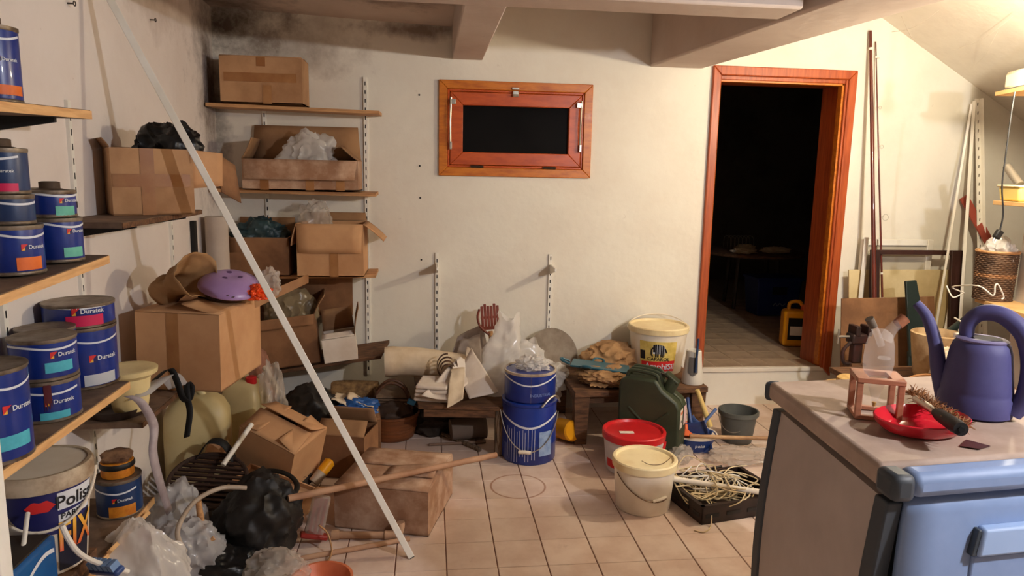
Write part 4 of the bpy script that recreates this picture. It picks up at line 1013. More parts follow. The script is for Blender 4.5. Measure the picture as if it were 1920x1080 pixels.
# rolled canvas
o = MB().tube(bez([(-.26, 4.12, .42), (-.1, 4.12, .42), (.1, 4.08, .40), (.22, 4.05, .385)], 5), [.10, .105, .105, .1, .1, .1, .1, .1, .1, .1, .1, .1, .1, .1, .1, .1], 20, flat=.85).build('canvas_roll', PAPERC); tag(o, 'thick cream canvas roll lying in front of the back wall', 'roll')
t = thing('folded_canvas', 'folded white canvas bundle at the front of the heap', 'canvas', (.03, 3.84, TT), (radians(6), 0, radians(-14)))
for q in range(4): MB().box((0, 0, .016 + q * .024), (.2 - q * .008, .16, .022)).build('fold', PAPERW, t, bevel=.009)
t = thing('leather_straps', 'loop of curled brown leather straps on the canvas', 'strap', (.1, 3.9, TT + .13))
for q in range(4):
    a0 = q * .5
    MB().grid(lambda u, v, q=q, a0=a0: (.045 * (1 + .2 * q) * cos(a0 + u * 5.2) * .8, (v - .5) * .028 + q * .014 - .03, .05 * (1 + .15 * q) * sin(a0 + u * 5.2) + .01 * q), 24, 2).build('strap', LEATHER, t, solid=.003)
MB().grid(lambda u, v: (.02 + .12 * u, -.06 + .02 * sin(u * 5) + (v - .5) * .035, .02 - .17 * u), 12, 2).build('strap', LEATHER, t, solid=.003)
sheet('white_card_sheet', PAPERW, at(790, 740, Y=3.72), at(845, 752, Y=3.7), at(905, 690, Y=3.92), at(862, 668, Y=3.95), amp=.03, freq=4, seed=4)
tag(bpy.data.objects['white_card_sheet'], 'white card sheet curling beneath the leather straps', 'sheet')
o = sheet('card_sheet', PAPERW, at(880, 748, Y=3.72), at(935, 735, Y=3.74), at(884, 652, Y=3.98), at(858, 700, Y=3.9), amp=.006, seed=7, thick=.004); tag(o, 'stiff white panel standing tilted in the middle of the heap', 'panel')
o = sheet('card_sheet', PAPERC, at(866, 700, Y=3.95), at(886, 712, Y=3.95), at(884, 655, Y=4.08), at(876, 650, Y=4.08), amp=.004, seed=8, thick=.004); tag(o, 'smaller cream panel behind the stiff white panel', 'panel')
o = sheet('cream_strip', PAPERC, at(838, 765, Y=3.66), at(868, 748, Y=3.68), at(872, 690, Y=3.84), at(845, 690, Y=3.84), amp=.02, seed=9); tag(o, 'cream paper strip hanging over the low table edge', 'paper')
for i, (a, b, c_, d) in enumerate((((850, 690), (905, 700), (900, 625), (862, 640)), ((880, 690), (930, 690), (905, 610), (872, 618)), ((845, 668), (868, 672), (880, 625), (858, 632)))):
    o = sheet('grey_paper', mat('grey_paper', (176, 164, 156), .8, col2=(152, 140, 132), scale=6), at(*a, Y=4.05 + .06 * i), at(*b, Y=4.05 + .06 * i), at(*c_, Y=4.25 + .04 * i), at(*d, Y=4.25 + .04 * i), amp=.05, freq=5, seed=20 + i)
    tag(o, ('crumpled grey wrapping sheet behind the white panel', 'tall grey wrapping sheet below the wooden rake', 'small grey wrapping sheet beside the canvas roll')[i], 'paper')
# standing plastic bags
def standbag(name, label, base, wid, ht, seed, lean=(0, 0), m_=FILMW):
    def fn(u, v):
        a = u * 2 * pi; w1 = wid * (1 - .72 * v ** 1.3) * (1 + .18 * sin(3 * a + 5 * v + seed)); w2 = wid * .6 * (1 - .78 * v ** 1.2) * (1 + .15 * sin(4 * a + seed))
        p = Vector((w1 * cos(a) + lean[0] * v, w2 * sin(a) + lean[1] * v, ht * v * (1 + .06 * sin(2 * a + seed))))
        n_ = noise.fractal(p * 9 + Vector((seed, 0, seed)), 1.0, 2, 2) * .022 + ((1 - min(1, abs(noise.noise(p * 14 + Vector((seed, 2, 0)))) * 2.4)) ** 3) * .012
        return p + Vector((cos(a) * n_, sin(a) * n_, n_ * .5)) 
    o = MB().grid(fn, 40, 22).build(name, m_, angle=75, weld=True); o.location = base
    return tag(o, label, 'bag')
standbag('plastic_bag', 'tall white carrier bag standing up behind the blue drum', (.39, 3.92, TT), .13, .43, 2, (.07, .05))
standbag('plastic_bag', 'lower white carrier bag right of the tall one', (.62, 4.06, .2), .17, .34, 6, (-.03, .03))
bag('plastic_bag', 'flat white bag spread beside the stacked blue can', 'bag', (.70, 4.12, .24), (.13, .1, .10), 61, FILMW, amp=.35)
# wooden rake/hand
t = thing('wooden_rake', 'reddish wooden hand-shaped rake sticking up against the back wall', 'rake', (.383, 4.2, .40), (radians(-6), radians(-4), 0))
RW = mat('rake_wood', (132, 62, 46), .5, col2=(104, 44, 34), scale=6)
MB().tube([(0, 0, 0), (0, 0, .18)], .014, 8).build('handle', WOODX, t)
for q in range(6):
    x = -.045 + q * .019; MB().box((x, .0, .265 + (.012 if q in (1, 4) else 0)), (.0165, .014, .14)).build('tine', RW, t, bevel=.003)
MB().box((0, 0, .20), (.11, .016, .02)).build('crossbar', RW, t); MB().box((0, .001, .265), (.11, .012, .014)).build('crossbar', RW, t)
MB().tube(bez([(-.06, -.01, .32), (-.075, -.012, .27), (-.06, -.012, .21), (-.01, -.01, .16)], 5), .012, 8, flat=.6).build('side_tine', RW, t)
# grey pot lid
t = thing('pot_lid', 'grey round tray leaning on the back wall behind the bags', 'tray', (.775, 4.33, .40), (radians(68), radians(12), radians(8)))
MB().lathe([(0, 0), (.15, .0), (.165, .012), (.168, .014), (.15, .006), (0, .005)], 36).build('disc', FABRICG, t)
# things under the low table
t = thing('flower_pot', 'grey cylinder pot lying under the low table', 'pot', (.22, 3.93, .076), (0, radians(86), radians(10)))
MB().lathe([(.06, -.1), (.074, .08), (.078, .08), (.078, .1), (.07, .1), (.055, -.09), (0, -.09)], 28).build('pot', mat('dull_grey_pot', (112, 96, 84), .8), t)
rod('floor_stick', 'short grey stick on the floor below the heap', 'stick', at(805, 803, Z=.014), at(900, 843, Z=.014), .013, GREYWOOD)
rod('floor_rail', 'thin pale rail on the floor under the low table', 'rail', (.0, 3.84, .012), (.32, 3.86, .012), .008, mat('dull_rail', (128, 102, 84), .8))
bag('dark_sack', 'dark sack stuffed under the low table', 'sack', (.05, 4.1, .002), (.18, .14, .11), 66, mat('dark_sack', (48, 38, 30), .9), amp=.3)
# ------------------------------------------------------------------ blue plastic cabinet
ZC = .95
FL, BL = Vector((.945, 1.27, 0)), Vector((.995, 1.88, 0)); FRn = Vector((1.62, 1.33, 0)); BRn = Vector((1.66, 1.93, 0))
TAUPE = mat('taupe_plastic', (186, 172, 162), .6, col2=(174, 160, 150), scale=4)
TAUPETOP = mat('dusty_taupe', (176, 154, 138), .7, col2=(156, 134, 118), scale=6)
SKY = mat('steel_blue_plastic', (134, 156, 194), .5, col2=(122, 144, 182), scale=3)
CHAR = mat('charcoal_plastic', (60, 66, 72), .5)
cab = thing('plastic_cabinet', 'blue-fronted plastic cabinet with taupe sides in the right foreground', 'cabinet', (0, 0, 0))
def bow(z): return .032 * sin(pi * min(1, max(0, (ZC - .06 - z) / .89)))
zz = [.02 + i * (ZC - .075 - .02) / 12 for i in range(13)]
side = MB(); vs_ = []
for z in zz:
    b = bow(z)
    vs_ += [FL + Vector((.0 - b, .045, z)), BL + Vector((-b, -.04, z)), BL + Vector((.03, -.04, z)), FL + Vector((.03, .045, z))]
fs = [(i * 4 + k, i * 4 + (k + 1) % 4, (i + 1) * 4 + (k + 1) % 4, (i + 1) * 4 + k) for i in range(12) for k in range(4)] + [(3, 2, 1, 0), (48, 49, 50, 51)]
side.add(vs_, fs).build('side_panel', TAUPE, cab)
def post(P, w0, d0):
    v = []
    for z in zz:
        b = bow(z); v += [P + Vector((-b - .006, -d0, z)), P + Vector((-b + w0, -d0, z)), P + Vector((-b + w0, d0, z)), P + Vector((-b - .006, d0, z))]
    MB().add(v, [(i * 4 + k, i * 4 + (k + 1) % 4, (i + 1) * 4 + (k + 1) % 4, (i + 1) * 4 + k) for i in range(12) for k in range(4)] + [(3, 2, 1, 0), (48, 49, 50, 51)]).build('corner_post', CHAR, cab, bevel=.004)
post(FL + Vector((0, .028, 0)), .03, .022); post(BL + Vector((0, -.025, 0)), .03, .02)
# front: two bowed doors/drawers with a recessed handle
fx = (FRn - FL).normalized()
def fpt(s, z, out=0.0):
    b = bow(z); p = FL + fx * s
    return Vector((p.x - b * (1 - s / .68), p.y + .004 - .9 * b * 1.2 - out, z))
def front_panel(z0, z1, name, m_):
    n = 10; v = []
    for i in range(n + 1):
        z = z0 + (z1 - z0) * i / n
        for j in range(9):
            v.append(fpt(.032 + .66 * j / 8, z))
    f = [(i * 9 + j, i * 9 + j + 1, (i + 1) * 9 + j + 1, (i + 1) * 9 + j) for i in range(n) for j in range(8)]
    return MB().add(v, f).build(name, m_, cab, solid=.02)
front_panel(.50, ZC - .062, 'drawer', SKY)
hz = .792
dw = [o for o in cab.children if o.name.startswith('drawer')][0]
def hslab(s0, s1, z0, z1, o0, o1, name, m_, par, bev=.006):
    P = [fpt(s0, z0, o0), fpt(s1, z0, o0), fpt(s1, z0, o1), fpt(s0, z0, o1)]; Q = [fpt(s0 + .012, z1, o0), fpt(s1, z1, o0), fpt(s1, z1, o1), fpt(s0 + .012, z1, o1)]
    return MB().hexa(P, Q).build(name, m_, par, bevel=bev)
hslab(.195, .54, hz - .03, hz + .028, .008, .034, 'handle', mat('pale_blue_plastic', (152, 176, 212), .5), dw)
hslab(.185, .205, hz - .03, hz + .024, .004, .026, 'handle_shadow_gap', CHAR, dw, .002)
hslab(.185, .54, .52, hz - .034, .006, .017, 'raised_field', SKY, dw, .006)
front_panel(.04, .492, 'drawer', SKY)
MB().hexa([FL + Vector((.04, .06, .02)), FRn + Vector((-.03, .06, .02)), BRn + Vector((-.03, -.03, .02)), BL + Vector((.04, -.03, .02))],
          [FL + Vector((.04, .06, ZC - .06)), FRn + Vector((-.03, .06, ZC - .06)), BRn + Vector((-.03, -.03, ZC - .06)), BL + Vector((.04, -.03, ZC - .06))]).build('carcass', CHAR, cab)
MB().hexa([FRn + Vector((-.03, .04, .02)), FRn + Vector((.0, .04, .02)), BRn + Vector((0, -.03, .02)), BRn + Vector((-.03, -.03, .02))],
          [FRn + Vector((-.03, .04, ZC - .06)), FRn + Vector((0, .04, ZC - .06)), BRn + Vector((0, -.03, ZC - .06)), BRn + Vector((-.03, -.03, ZC - .06))]).build('side_panel', TAUPE, cab)
tq = [FL + Vector((-.018, .028, 0)), FRn + Vector((.02, .028, 0)), BRn + Vector((.02, .012, 0)), BL + Vector((-.018, .012, 0))]
MB().hexa([p + Vector((0, 0, ZC - .052)) for p in tq], [p + Vector((0, 0, ZC)) for p in tq]).build('top', TAUPETOP, cab, bevel=.012)
lq = [FL + Vector((.022, -.032, 0)), FRn + Vector((.02, -.032, 0)), FRn + Vector((.02, .03, 0)), FL + Vector((.022, .03, 0))]
MB().hexa([p + Vector((0, 0, ZC - .054)) for p in lq], [p + Vector((0, 0, ZC - .001)) for p in lq]).build('front_lip', SKY, cab, bevel=.018)
for P, dx in ((FL + Vector((0, .0, ZC - .03)), 1), (BL + Vector((0, .014, ZC - .03)), 1)):
    MB().box(P + Vector((0, 0, .0)), (.05, .068 if P.y < 1.5 else .03, .058)).build('end_cap', CHAR, cab, bevel=.014)

# ------------------------------------------------------------------ on the cabinet
# watering can
wc = Vector((1.375, 1.59, ZC + .001))
VIO = mat('violet_plastic', (78, 76, 122), .6, col2=(60, 58, 106), scale=4, mix=(.3, .7), bump=.05)
t = thing('watering_can', 'violet-blue plastic watering can on the cabinet', 'watering can', wc, (0, 0, radians(-48))); t.scale = (.94, .94, .98)
prof = [(.078, 0), (.088, .006), (.089, .05), (.085, .056), (.085, .066), (.084, .075), (.072, .165), (.066, .185), (.058, .192)]
MB().lathe(prof, 40, sx=1.0, sy=.92).build('body', VIO, t)
MB().lathe([(.0585, .19), (.062, .196), (.055, .2), (.04, .2), (.038, .18), (.038, .16), (0, .16)], 36, sx=1.0, sy=.92).build('collar', mat('violet_dusty', (112, 104, 138), .7), t)
MB().lathe([(.0, .2012), (.034, .2012), (.034, .2014), (0, .2016)], 24, c=(.012, -.004, 0)).build('mouth', mat('mouth_dark', (24, 22, 44), .8), t)
sp_ = MB().tube(bez([(-.07, 0, .03), (-.092, 0, .10), (-.108, 0, .17), (-.135, 0, .235), (-.165, 0, .268)], 6), [.024 - .0125 * k / 24 for k in range(25)], 14).build('spout', VIO, t)
MB().tube(bez([(-.035, 0, .185), (-.036, 0, .23), (-.01, 0, .262), (.04, 0, .262), (.09, 0, .22), (.112, 0, .15), (.110, 0, .07), (.085, 0, .02)], 7), [.017 + .007 * min(1, k / 30) for k in range(50)], 14, flat=1.0).build('handle', VIO, t)
# red plant saucer
c, r, h = cyl(1722, 838, 185, 805, ZC); c.z = ZC + .001
t = thing('plastic_saucer', 'red oval plastic saucer at the front of the cabinet top', 'saucer', c, (0, 0, radians(10)))
MB().lathe([(0, 0), (.075, 0), (.095, .008), (.114, .026), (.116, .036), (.113, .038), (.107, .03), (.088, .013), (.07, .008), (0, .008)], 48, sy=.74).build('dish', mat('red_dish', (206, 34, 48), .25, col2=(188, 26, 40), scale=4, coat=.3), t)
# duster / baster with silver tube and black grip
p0_, p1_ = at(1718, 748, Z=ZC + .05), at(1802, 805, Z=ZC + .062)
dvv = p1_ - p0_
t = thing('hand_duster', 'silver tube with black grip and brown bristles lying over the red saucer', 'duster', p0_)
MB().tube([(0, 0, 0), dvv * .5], .009, 12).build('tube', STEEL, t)
MB().tube([dvv * .48, dvv * .56, dvv * .9, dvv], [.0105, .0145, .0165, .015], 14).build('grip', BLACKRUB, t)
MB().lathe([(0, 0), (.006, 0), (.006, .004), (0, .004)], 12, M=Matrix.Translation(dvv) @ dvv.to_track_quat('Z', 'Y').to_matrix().to_4x4()).build('end_hole', mat('pitch', (6, 6, 6), .9), t)
br = MB(); rs = random.Random(5)
HAIR = mat('coconut_fibre', (150, 98, 52), .8, col2=(110, 68, 36), scale=30)
e1 = dvv.normalized(); e2 = Vector((0, 0, 1)); e3 = e1.cross(e2)
for i in range(620):
    s = rs.uniform(-.15, 1.0); o_ = dvv * s + Vector((.026, .032, -.006)) + Vector((rs.uniform(-1, 1), rs.uniform(-1, 1), 0)) * .008
    dr_ = e1 * rs.uniform(-.8, 1) + Vector((rs.uniform(-.7, .9), rs.uniform(-.7, .9), rs.uniform(-.1, .8)))
    dr_.normalize(); l_ = rs.uniform(.014, .034)
    br.tube([o_, o_ + dr_ * l_ * .6, o_ + dr_ * l_ + Vector((0, 0, -.004))], [.0014, .0012, .0005], 3)
o = br.build('bristles', HAIR, t); o['kind'] = 'stuff'
o = MB().hexa([at(1800, 836, Z=ZC + .001), at(1812, 824, Z=ZC + .001), at(1858, 836, Z=ZC + .001), at(1838, 842, Z=ZC + .001)], [at(1800, 836, Z=ZC + .004), at(1812, 824, Z=ZC + .004), at(1858, 836, Z=ZC + .004), at(1838, 842, Z=ZC + .004)]).build('dark_strip', mat('dark_red_strip', (70, 34, 32), .5)); tag(o, 'small dark red strip under the red saucer', 'strip')
# wooden cube stand with glass oil-vinegar bottle
fA, fB = at(1599, 783, Z=ZC), at(1702, 790, Z=ZC)
dd = (fB - fA); rzf = atan2(dd.y, dd.x); W = .092
STW = mat('stand_wood', (178, 118, 88), .5, col2=(150, 94, 68), scale=5, stretch=(1, 1, 8))
st = thing('wooden_stand', 'small open wooden frame stand holding the glass bottle', 'stand', (fA + Vector((.004, -.01, .001))), (0, 0, rzf - .1))
ctr = st.matrix_basis @ Vector((W / 2, W / 2, 0))
for x in (.0, W):
    for y in (.0, W * .9):
        MB().box((x, y, .05), (.014, .014, .088)).build('leg', STW, st, bevel=.0015)
for y in (0, W * .9): MB().box((W / 2, y, .006), (W + .014, .014, .010)).build('bottom_rail', STW, st, bevel=.0015)
for x in (0, W): MB().box((x, W * .45, .006), (.014, W * .9, .010)).build('bottom_rail', STW, st, bevel=.0015)
for y in (0, W * .9): MB().box((W / 2, y, .099), (W + .016, .018, .012)).build('top_rail', STW, st, bevel=.0015)
for x in (.006, W - .006): MB().box((x, W * .45, .099), (.03, W * .9 - .016, .012)).build('top_rail', STW, st, bevel=.0015)
bt = thing('glass_bottle', 'two-necked clear glass oil bottle with cork stoppers', 'bottle', (ctr.x, ctr.y, ZC + .107))
MB().lathe([(.0, -.088), (.004, -.086), (.012, -.05), (.024, -.012), (.033, .01), (.0355, .03), (.033, .07), (.026, .1), (.012, .112), (.0, .114)], 32).build('flask', GLASS, bt)
cork = mat('cork', (150, 92, 60), .8, col2=(120, 70, 44), scale=30)
n1 = MB().tube(bez([(.012, 0, .085), (.026, 0, .112), (.046, 0, .13)], 5), [.016, .0155, .015, .0145, .014, .0135, .013, .013, .013, .013, .013], 16).build('neck', GLASS, bt)
MB().tube([(.040, 0, .124), (.058, 0, .14)], [.0135, .0145], 14).build('stopper', cork, n1)
n2 = MB().tube(bez([(-.005, -.012, .075), (-.02, -.012, .105), (-.034, -.012, .128)], 5), .0085, 14).build('neck', GLASS, bt)
MB().tube([(-.030, -.012, .121), (-.044, -.012, .142)], [.009, .0105], 12).build('stopper', mat('dark_cork', (96, 84, 70), .7), n2)
MB().lathe([(0, 0), (.003, .0005), (.0055, .012), (0, .013)], 14, c=(0, 0, -.085)).build('oil', mat('amber_oil', (196, 140, 30), .2), bt)
MB().tube([(.012 * cos(a), .012 * sin(a) - .02, .045) for a in [i * pi / 8 for i in range(16)]], .003, 8, closed=True).build('inner_ring', GLASS, bt)

# ------------------------------------------------------------------ right corner behind the cabinet
def slab(name, label, cat, quad, th, m_, dirv=(0, 1, 0)):
    d = Vector(dirv) * th
    o = MB().hexa(quad, [Vector(p) + d for p in quad]).build(name, m_, bevel=.002); return tag(o, label, cat)
# fishing rods
RODM = mat('rod_lacquer', (104, 46, 34), .3, col2=(74, 34, 28), scale=3, coat=.4)
def fishing(label, a, b, r0, r1, guides):
    a, b = Vector(a), Vector(b); t = thing('fishing_rod', label, 'fishing rod', a); d = b - a
    MB().tube([d * (k / 8) for k in range(9)], [r0 + (r1 - r0) * k / 8 for k in range(9)], 10).build('blank', RODM, t)
    MB().tube([d * 0.0, d * .16], r0 * 1.25, 10).build('grip', mat('rod_grip', (150, 116, 88), .6), t)
    for s, rr in guides:
        p = d * s; g = MB().tube([p + Vector((.002 + rr * 1.6 + rr * cos(q), -.004, rr * sin(q))) for q in [i * pi / 8 for i in range(16)]], .0012, 5, closed=True).build('line_guide', STEEL, t)
        MB().tube([p, p + Vector((rr, -.003, .004))], .0014, 5).build('guide_foot', STEEL, g)
    for s in (.2, .28, .95): MB().tube([d * s, d * (s + .006)], r0 + (r1 - r0) * s + .0014, 10).build('ferrule', WPAINT, t)
    return t
ra = at(1640, 600, Y=4.2); rb = at(1632, 58, Y=4.436)
low = ra + (ra - rb) * .3
fishing('thick dark red fishing rod leaning in the right corner', low, rb, .017, .010, [])
ra = at(1652, 470, Y=4.34); rb = at(1642, 78, Y=4.44); low = ra + (ra - rb) * .55
fishing('thin dark red fishing rod with wire line guides', low, rb, .008, .004, [(.46, .02), (.68, .012), (.8, .009), (.95, .006)])
# white window sash behind
t = thing('old_sash', 'old white window sash leaning on the back wall behind the dark frame', 'window sash', (0, 0, 0))
q = [at(1630, 448, Y=4.42), at(1745, 452, Y=4.42)]
x0, x1, zt = q[0].x - .06, q[1].x, q[0].z
for (a, b, c_, d) in ((x0, x0 + .04, .1, zt), (x1 - .04, x1, .1, zt), (x0 + .04, x1 - .04, zt - .04, zt), (x0 + .04, x1 - .04, .1, .14), (x0 + .04, x1 - .04, .66, .69)):
    MB().box(((a + b) / 2, 4.405 , (c_ + d) / 2), (b - a, .03, d - c_), R=(0, 0, 0)).build('sash_bar', WPAINT, t, bevel=.003)
MB().box(((x0 + x1) / 2, 4.41, (zt + .1) / 2), (x1 - x0 - .06, .004, zt - .16)).build('pane', mat('dusty_pane', (190, 180, 160), .5), t)
slab('yellowed_board', 'yellowed flat board standing behind the brown cardboard', 'board', [at(1592, 506, Y=4.37), at(1790, 506, Y=4.37), at(1790, 760, Y=4.36), at(1592, 760, Y=4.36)], .012, mat('yellow_board', (222, 202, 156), .8, col2=(204, 180, 130), scale=4))
# dark picture frame with glass
t = thing('picture_frame', 'large dark brown empty frame leaning over the boards', 'frame', (0, 0, 0))
A, B = at(1634, 470, Y=4.33), at(1806, 472, Y=4.33); fx0, fx1, fz1 = A.x, B.x, A.z + .005; fz0 = .05
FRM = mat('dark_frame_wood', (66, 38, 32), .5, col2=(50, 28, 24), scale=6)
def leany(z): return 4.325 - (fz1 - z) * .12
for (a, b, c_, d) in ((fx0, fx0 + .06, fz0, fz1), (fx1 - .085, fx1, fz0, fz1), (fx0 + .06, fx1 - .085, fz1 - .03, fz1), (fx0 + .06, fx1 - .085, fz0, fz0 + .05)):
    MB().hexa([(a, leany(c_), c_), (b, leany(c_), c_), (b, leany(c_) + .025, c_), (a, leany(c_) + .025, c_)], [(a, leany(d), d), (b, leany(d), d), (b, leany(d) + .025, d), (a, leany(d) + .025, d)]).build('frame_member', FRM, t, bevel=.003)
slab('brown_cardboard', 'brown cardboard sheet standing in front of the dark frame', 'cardboard', [at(1578, 560, Y=4.15), at(1752, 556, Y=4.15), at(1757, 790, Y=4.05), at(1575, 790, Y=4.05)], .008, CARD4)
# wooden strips
for i, (a, b, w_, lab) in enumerate((((1625, 445), (1606, 640), .028, 'narrow white batten left of the fishing rods'), ((1800, 480), (1770, 640), .03, 'white-painted lath left of the metal angles'), ((1822, 195), (1778, 470), .016, 'long thin white lath leaning left of the slotted angle'), ((1827, 190), (1806, 520), .022, 'wider white lath leaning beside the slotted angle'))):
    y = 4.38 - .03 * i
    P, Q = at(*a, Y=4.42 if i > 1 else 4.36), at(*b, Y=y - .05); Q2 = Q + (Q - P) * .55
    tag(MB().tube([P, Q2], w_ * .6, 4).build('lath', WPAINT, bevel=.001), lab, 'lath')
t = thing('slotted_angle', 'tall white slotted metal angle leaning in the right corner', 'metal angle', (0, 0, 0))
P, Q = at(1833, 185, Y=4.42), at(1838, 480, Y=4.28); Q = Q + (Q - P) * .75
MB().hexa([Q + Vector((-.018, 0, 0)), Q + Vector((.018, 0, 0)), Q + Vector((.018, .003, 0)), Q + Vector((-.018, .003, 0))], [P + Vector((-.018, 0, 0)), P + Vector((.018, 0, 0)), P + Vector((.018, .003, 0)), P + Vector((-.018, .003, 0))]).build('flange', WPAINT, t)
MB().hexa([Q + Vector((.016, -.03, 0)), Q + Vector((.019, -.03, 0)), Q + Vector((.019, .003, 0)), Q + Vector((.016, .003, 0))], [P + Vector((.016, -.03, 0)), P + Vector((.019, -.03, 0)), P + Vector((.019, .003, 0)), P + Vector((.016, .003, 0))]).build('flange', WPAINT, t)
hl = MB()
for k in range(30):
    c_ = P.lerp(Q, .02 + k / 31); hl.box(c_ + Vector((0, -.0008, 0)), (.007, .001, .022))
hl.build('slots', mat('slot_grey', (120, 112, 100), .7), t)['kind'] = 'stuff'
P, Q = at(1808, 368, Y=4.42), at(1866, 470, Y=4.2)
d = (Q - P).normalized(); Q = Q + d * .1
tag(MB().hexa([P + Vector((-.025, 0, -.02)), P + Vector((.025, 0, .01)), P + Vector((.025, .012, .01)), P + Vector((-.025, .012, -.02))], [Q + Vector((-.025, 0, -.02)), Q + Vector((.025, 0, .01)), Q + Vector((.025, .012, .01)), Q + Vector((-.025, .012, -.02))]).build('red_plank', mat('red_brown_plank', (150, 66, 50), .5)), 'slanting red-brown plank behind the wicker basket', 'plank')
# green saw-like plank
G = mat('dark_green_paint', (34, 46, 42), .45)
t = thing('green_board', 'dark green tapered board standing behind the glass bottle', 'board', (0, 0, 0))
yq = 3.95
MB().hexa([at(1706, 668, Y=yq), at(1745, 668, Y=yq), at(1719, 526, Y=yq + .1), at(1699, 528, Y=yq + .1)], [p + Vector((0, .02, 0)) for p in (at(1706, 668, Y=yq), at(1745, 668, Y=yq), at(1719, 526, Y=yq + .1), at(1699, 528, Y=yq + .1))]).build('blade', G, t, bevel=.003)
MB().hexa([at(1722, 700, Y=yq), at(1756, 690, Y=yq), at(1753, 596, Y=yq + .05), at(1730, 602, Y=yq + .05)], [p + Vector((0, .03, 0)) for p in (at(1722, 700, Y=yq), at(1756, 690, Y=yq), at(1753, 596, Y=yq + .05), at(1730, 602, Y=yq + .05))]).build('block', G, t, bevel=.003)
MB().hexa([at(1704, 800, Y=yq), at(1745, 800, Y=yq), at(1745, 660, Y=yq + .01), at(1704, 660, Y=yq + .01)], [p + Vector((0, .02, 0)) for p in (at(1704, 800, Y=yq), at(1745, 800, Y=yq), at(1745, 660, Y=yq + .01), at(1704, 660, Y=yq + .01))]).build('foot', G, t, bevel=.003)
rod('green_pole', 'dark green pole slanting behind the watering can', 'pole', at(1755, 640, Y=3.7), at(1862, 560, Y=3.95), .02, G)
# vice
V = at(1612, 640, Y=3.9)
t = thing('bench_vice', 'old dark bench vice in front of the brown cardboard', 'vice', V)
VM = mat('vice_iron', (52, 42, 40), .55, metal=.4, col2=(74, 40, 34), scale=8)
MB().box((-.02, 0, .02), (.10, .08, .06)).build('body', VM, t, bevel=.01)
MB().box((-.02, 0, -.07), (.06, .05, .12)).build('clamp_stem', VM, t, bevel=.008)
MB().box((.035, 0, .07), (.03, .09, .06)).build('jaw', VM, t, bevel=.005); MB().box((-.04, 0, .07), (.03, .09, .06)).build('jaw', VM, t, bevel=.005)
MB().tube([(-.14, 0, .03), (.06, 0, .03)], .008, 8).build('screw', STEEL, t); MB().tube([(-.14, 0, -.01), (-.14, 0, .075)], .006, 8).build('tommy_bar', STEEL, t)
MB().tube(bez([(-.07, -.02, .0), (-.12, -.03, -.05), (-.11, -.03, -.12), (-.06, -.02, -.13)], 5), .010, 8).build('clamp_arm', VM, t)
MB().box((-.02, .0, -.36), (.09, .09, .46)).build('post', OLDWOOD, t)
# pot with fabric, straw hat, coils
pf = at(1752, 700, Y=3.3)
t = thing('straw_pot', 'beige woven pot holding white cloth behind the watering can', 'pot', (pf.x, pf.y, .52))
MB().lathe([(.09, 0), (.10, .02), (.125, .2), (.13, .24), (.122, .245), (.116, .2), (.09, .03), (0, .03)], 32).build('pot', mat('beige_pot', (206, 178, 134), .7, col2=(170, 136, 92), scale=9), t)
bag('white_cloth', 'bundle of white cloth in front of the straw pot', 'cloth', (pf.x - .02, pf.y - .19, .56), (.13, .09, .10), 71, PAPERC, amp=.25)
tag(MB().box((pf.x + .07, pf.y - .1, .75), (.09, .07, .06), R=(0, 0, .2)).build('paper_box', PAPERW, bevel=.003), 'small white paper box on the white cloth', 'box')
t = thing('work_table', 'low wooden table behind the cabinet carrying pot and cloth', 'table', (pf.x, pf.y - .05, 0))
MB().box((-.05, 0, .50), (.75, .62, .03)).build('table_top', OLDWOOD, t, bevel=.003)
for x in (-.38, .28):
    for y in (-.26, .26): MB().box((x, y, .243), (.04, .04, .484)).build('leg', OLDWOOD, t)
HAT = mat('straw', (214, 178, 112), .8, col2=(178, 138, 78), scale=30)
t = thing('straw_hat', 'straw hat on the low table left of the wooden stand', 'hat', (at(1592, 702, Y=3.2).x, 3.2, .516))
MB().lathe([(.11, 0), (.108, .008), (.06, .012), (.055, .045), (.04, .055), (0, .056)], 28).build('crown', HAT, t)
t = thing('cane_coil', 'coil of brown cane behind the duster', 'coil', (at(1738, 718, Y=3.05).x, 3.05, .516))
for q in range(3): MB().tube([(.1 * cos(a), .09 * sin(a), .03 + q * .02 + .03 * sin(a + q)) for a in [i * pi / 12 for i in range(24)]], .006, 6, closed=True).build('cane', mat('cane', (170, 116, 62), .6), t)
# shelves on the partition
def pshelf(z, s0, s1, dep, label, m_=WOODX):
    a = RP - RD * s0; b = RP - RD * s1
    q = [a, b, b + RN * dep, a + RN * dep]
    t = tag(MB().hexa([Vector((p.x, p.y, z - .022)) for p in q], [Vector((p.x, p.y, z)) for p in q]).build('wall_shelf', m_, bevel=.002), label, 'shelf'); return t
S1, S2, S3 = at(1866, 172, Y=3.52), at(1862, 376, Y=3.52), at(1828, 558, Y=3.6)
PINE = mat('light_pine', (232, 190, 130), .55, col2=(212, 164, 104), scale=6)
def rel(p):
    v = Vector((p.x, p.y, 0)) - RP; return -v.dot(RD), v.dot(RN)
for S, lab in ((S1, 'upper small pine shelf on the right partition'), (S2, 'middle small pine shelf on the right partition under a yellow tub'), (S3, 'lower small pine shelf on the right partition under the wicker basket')):
    s_, n_ = rel(S); pshelf(S.z, s_, s_ + .75, n_, lab, PINE)
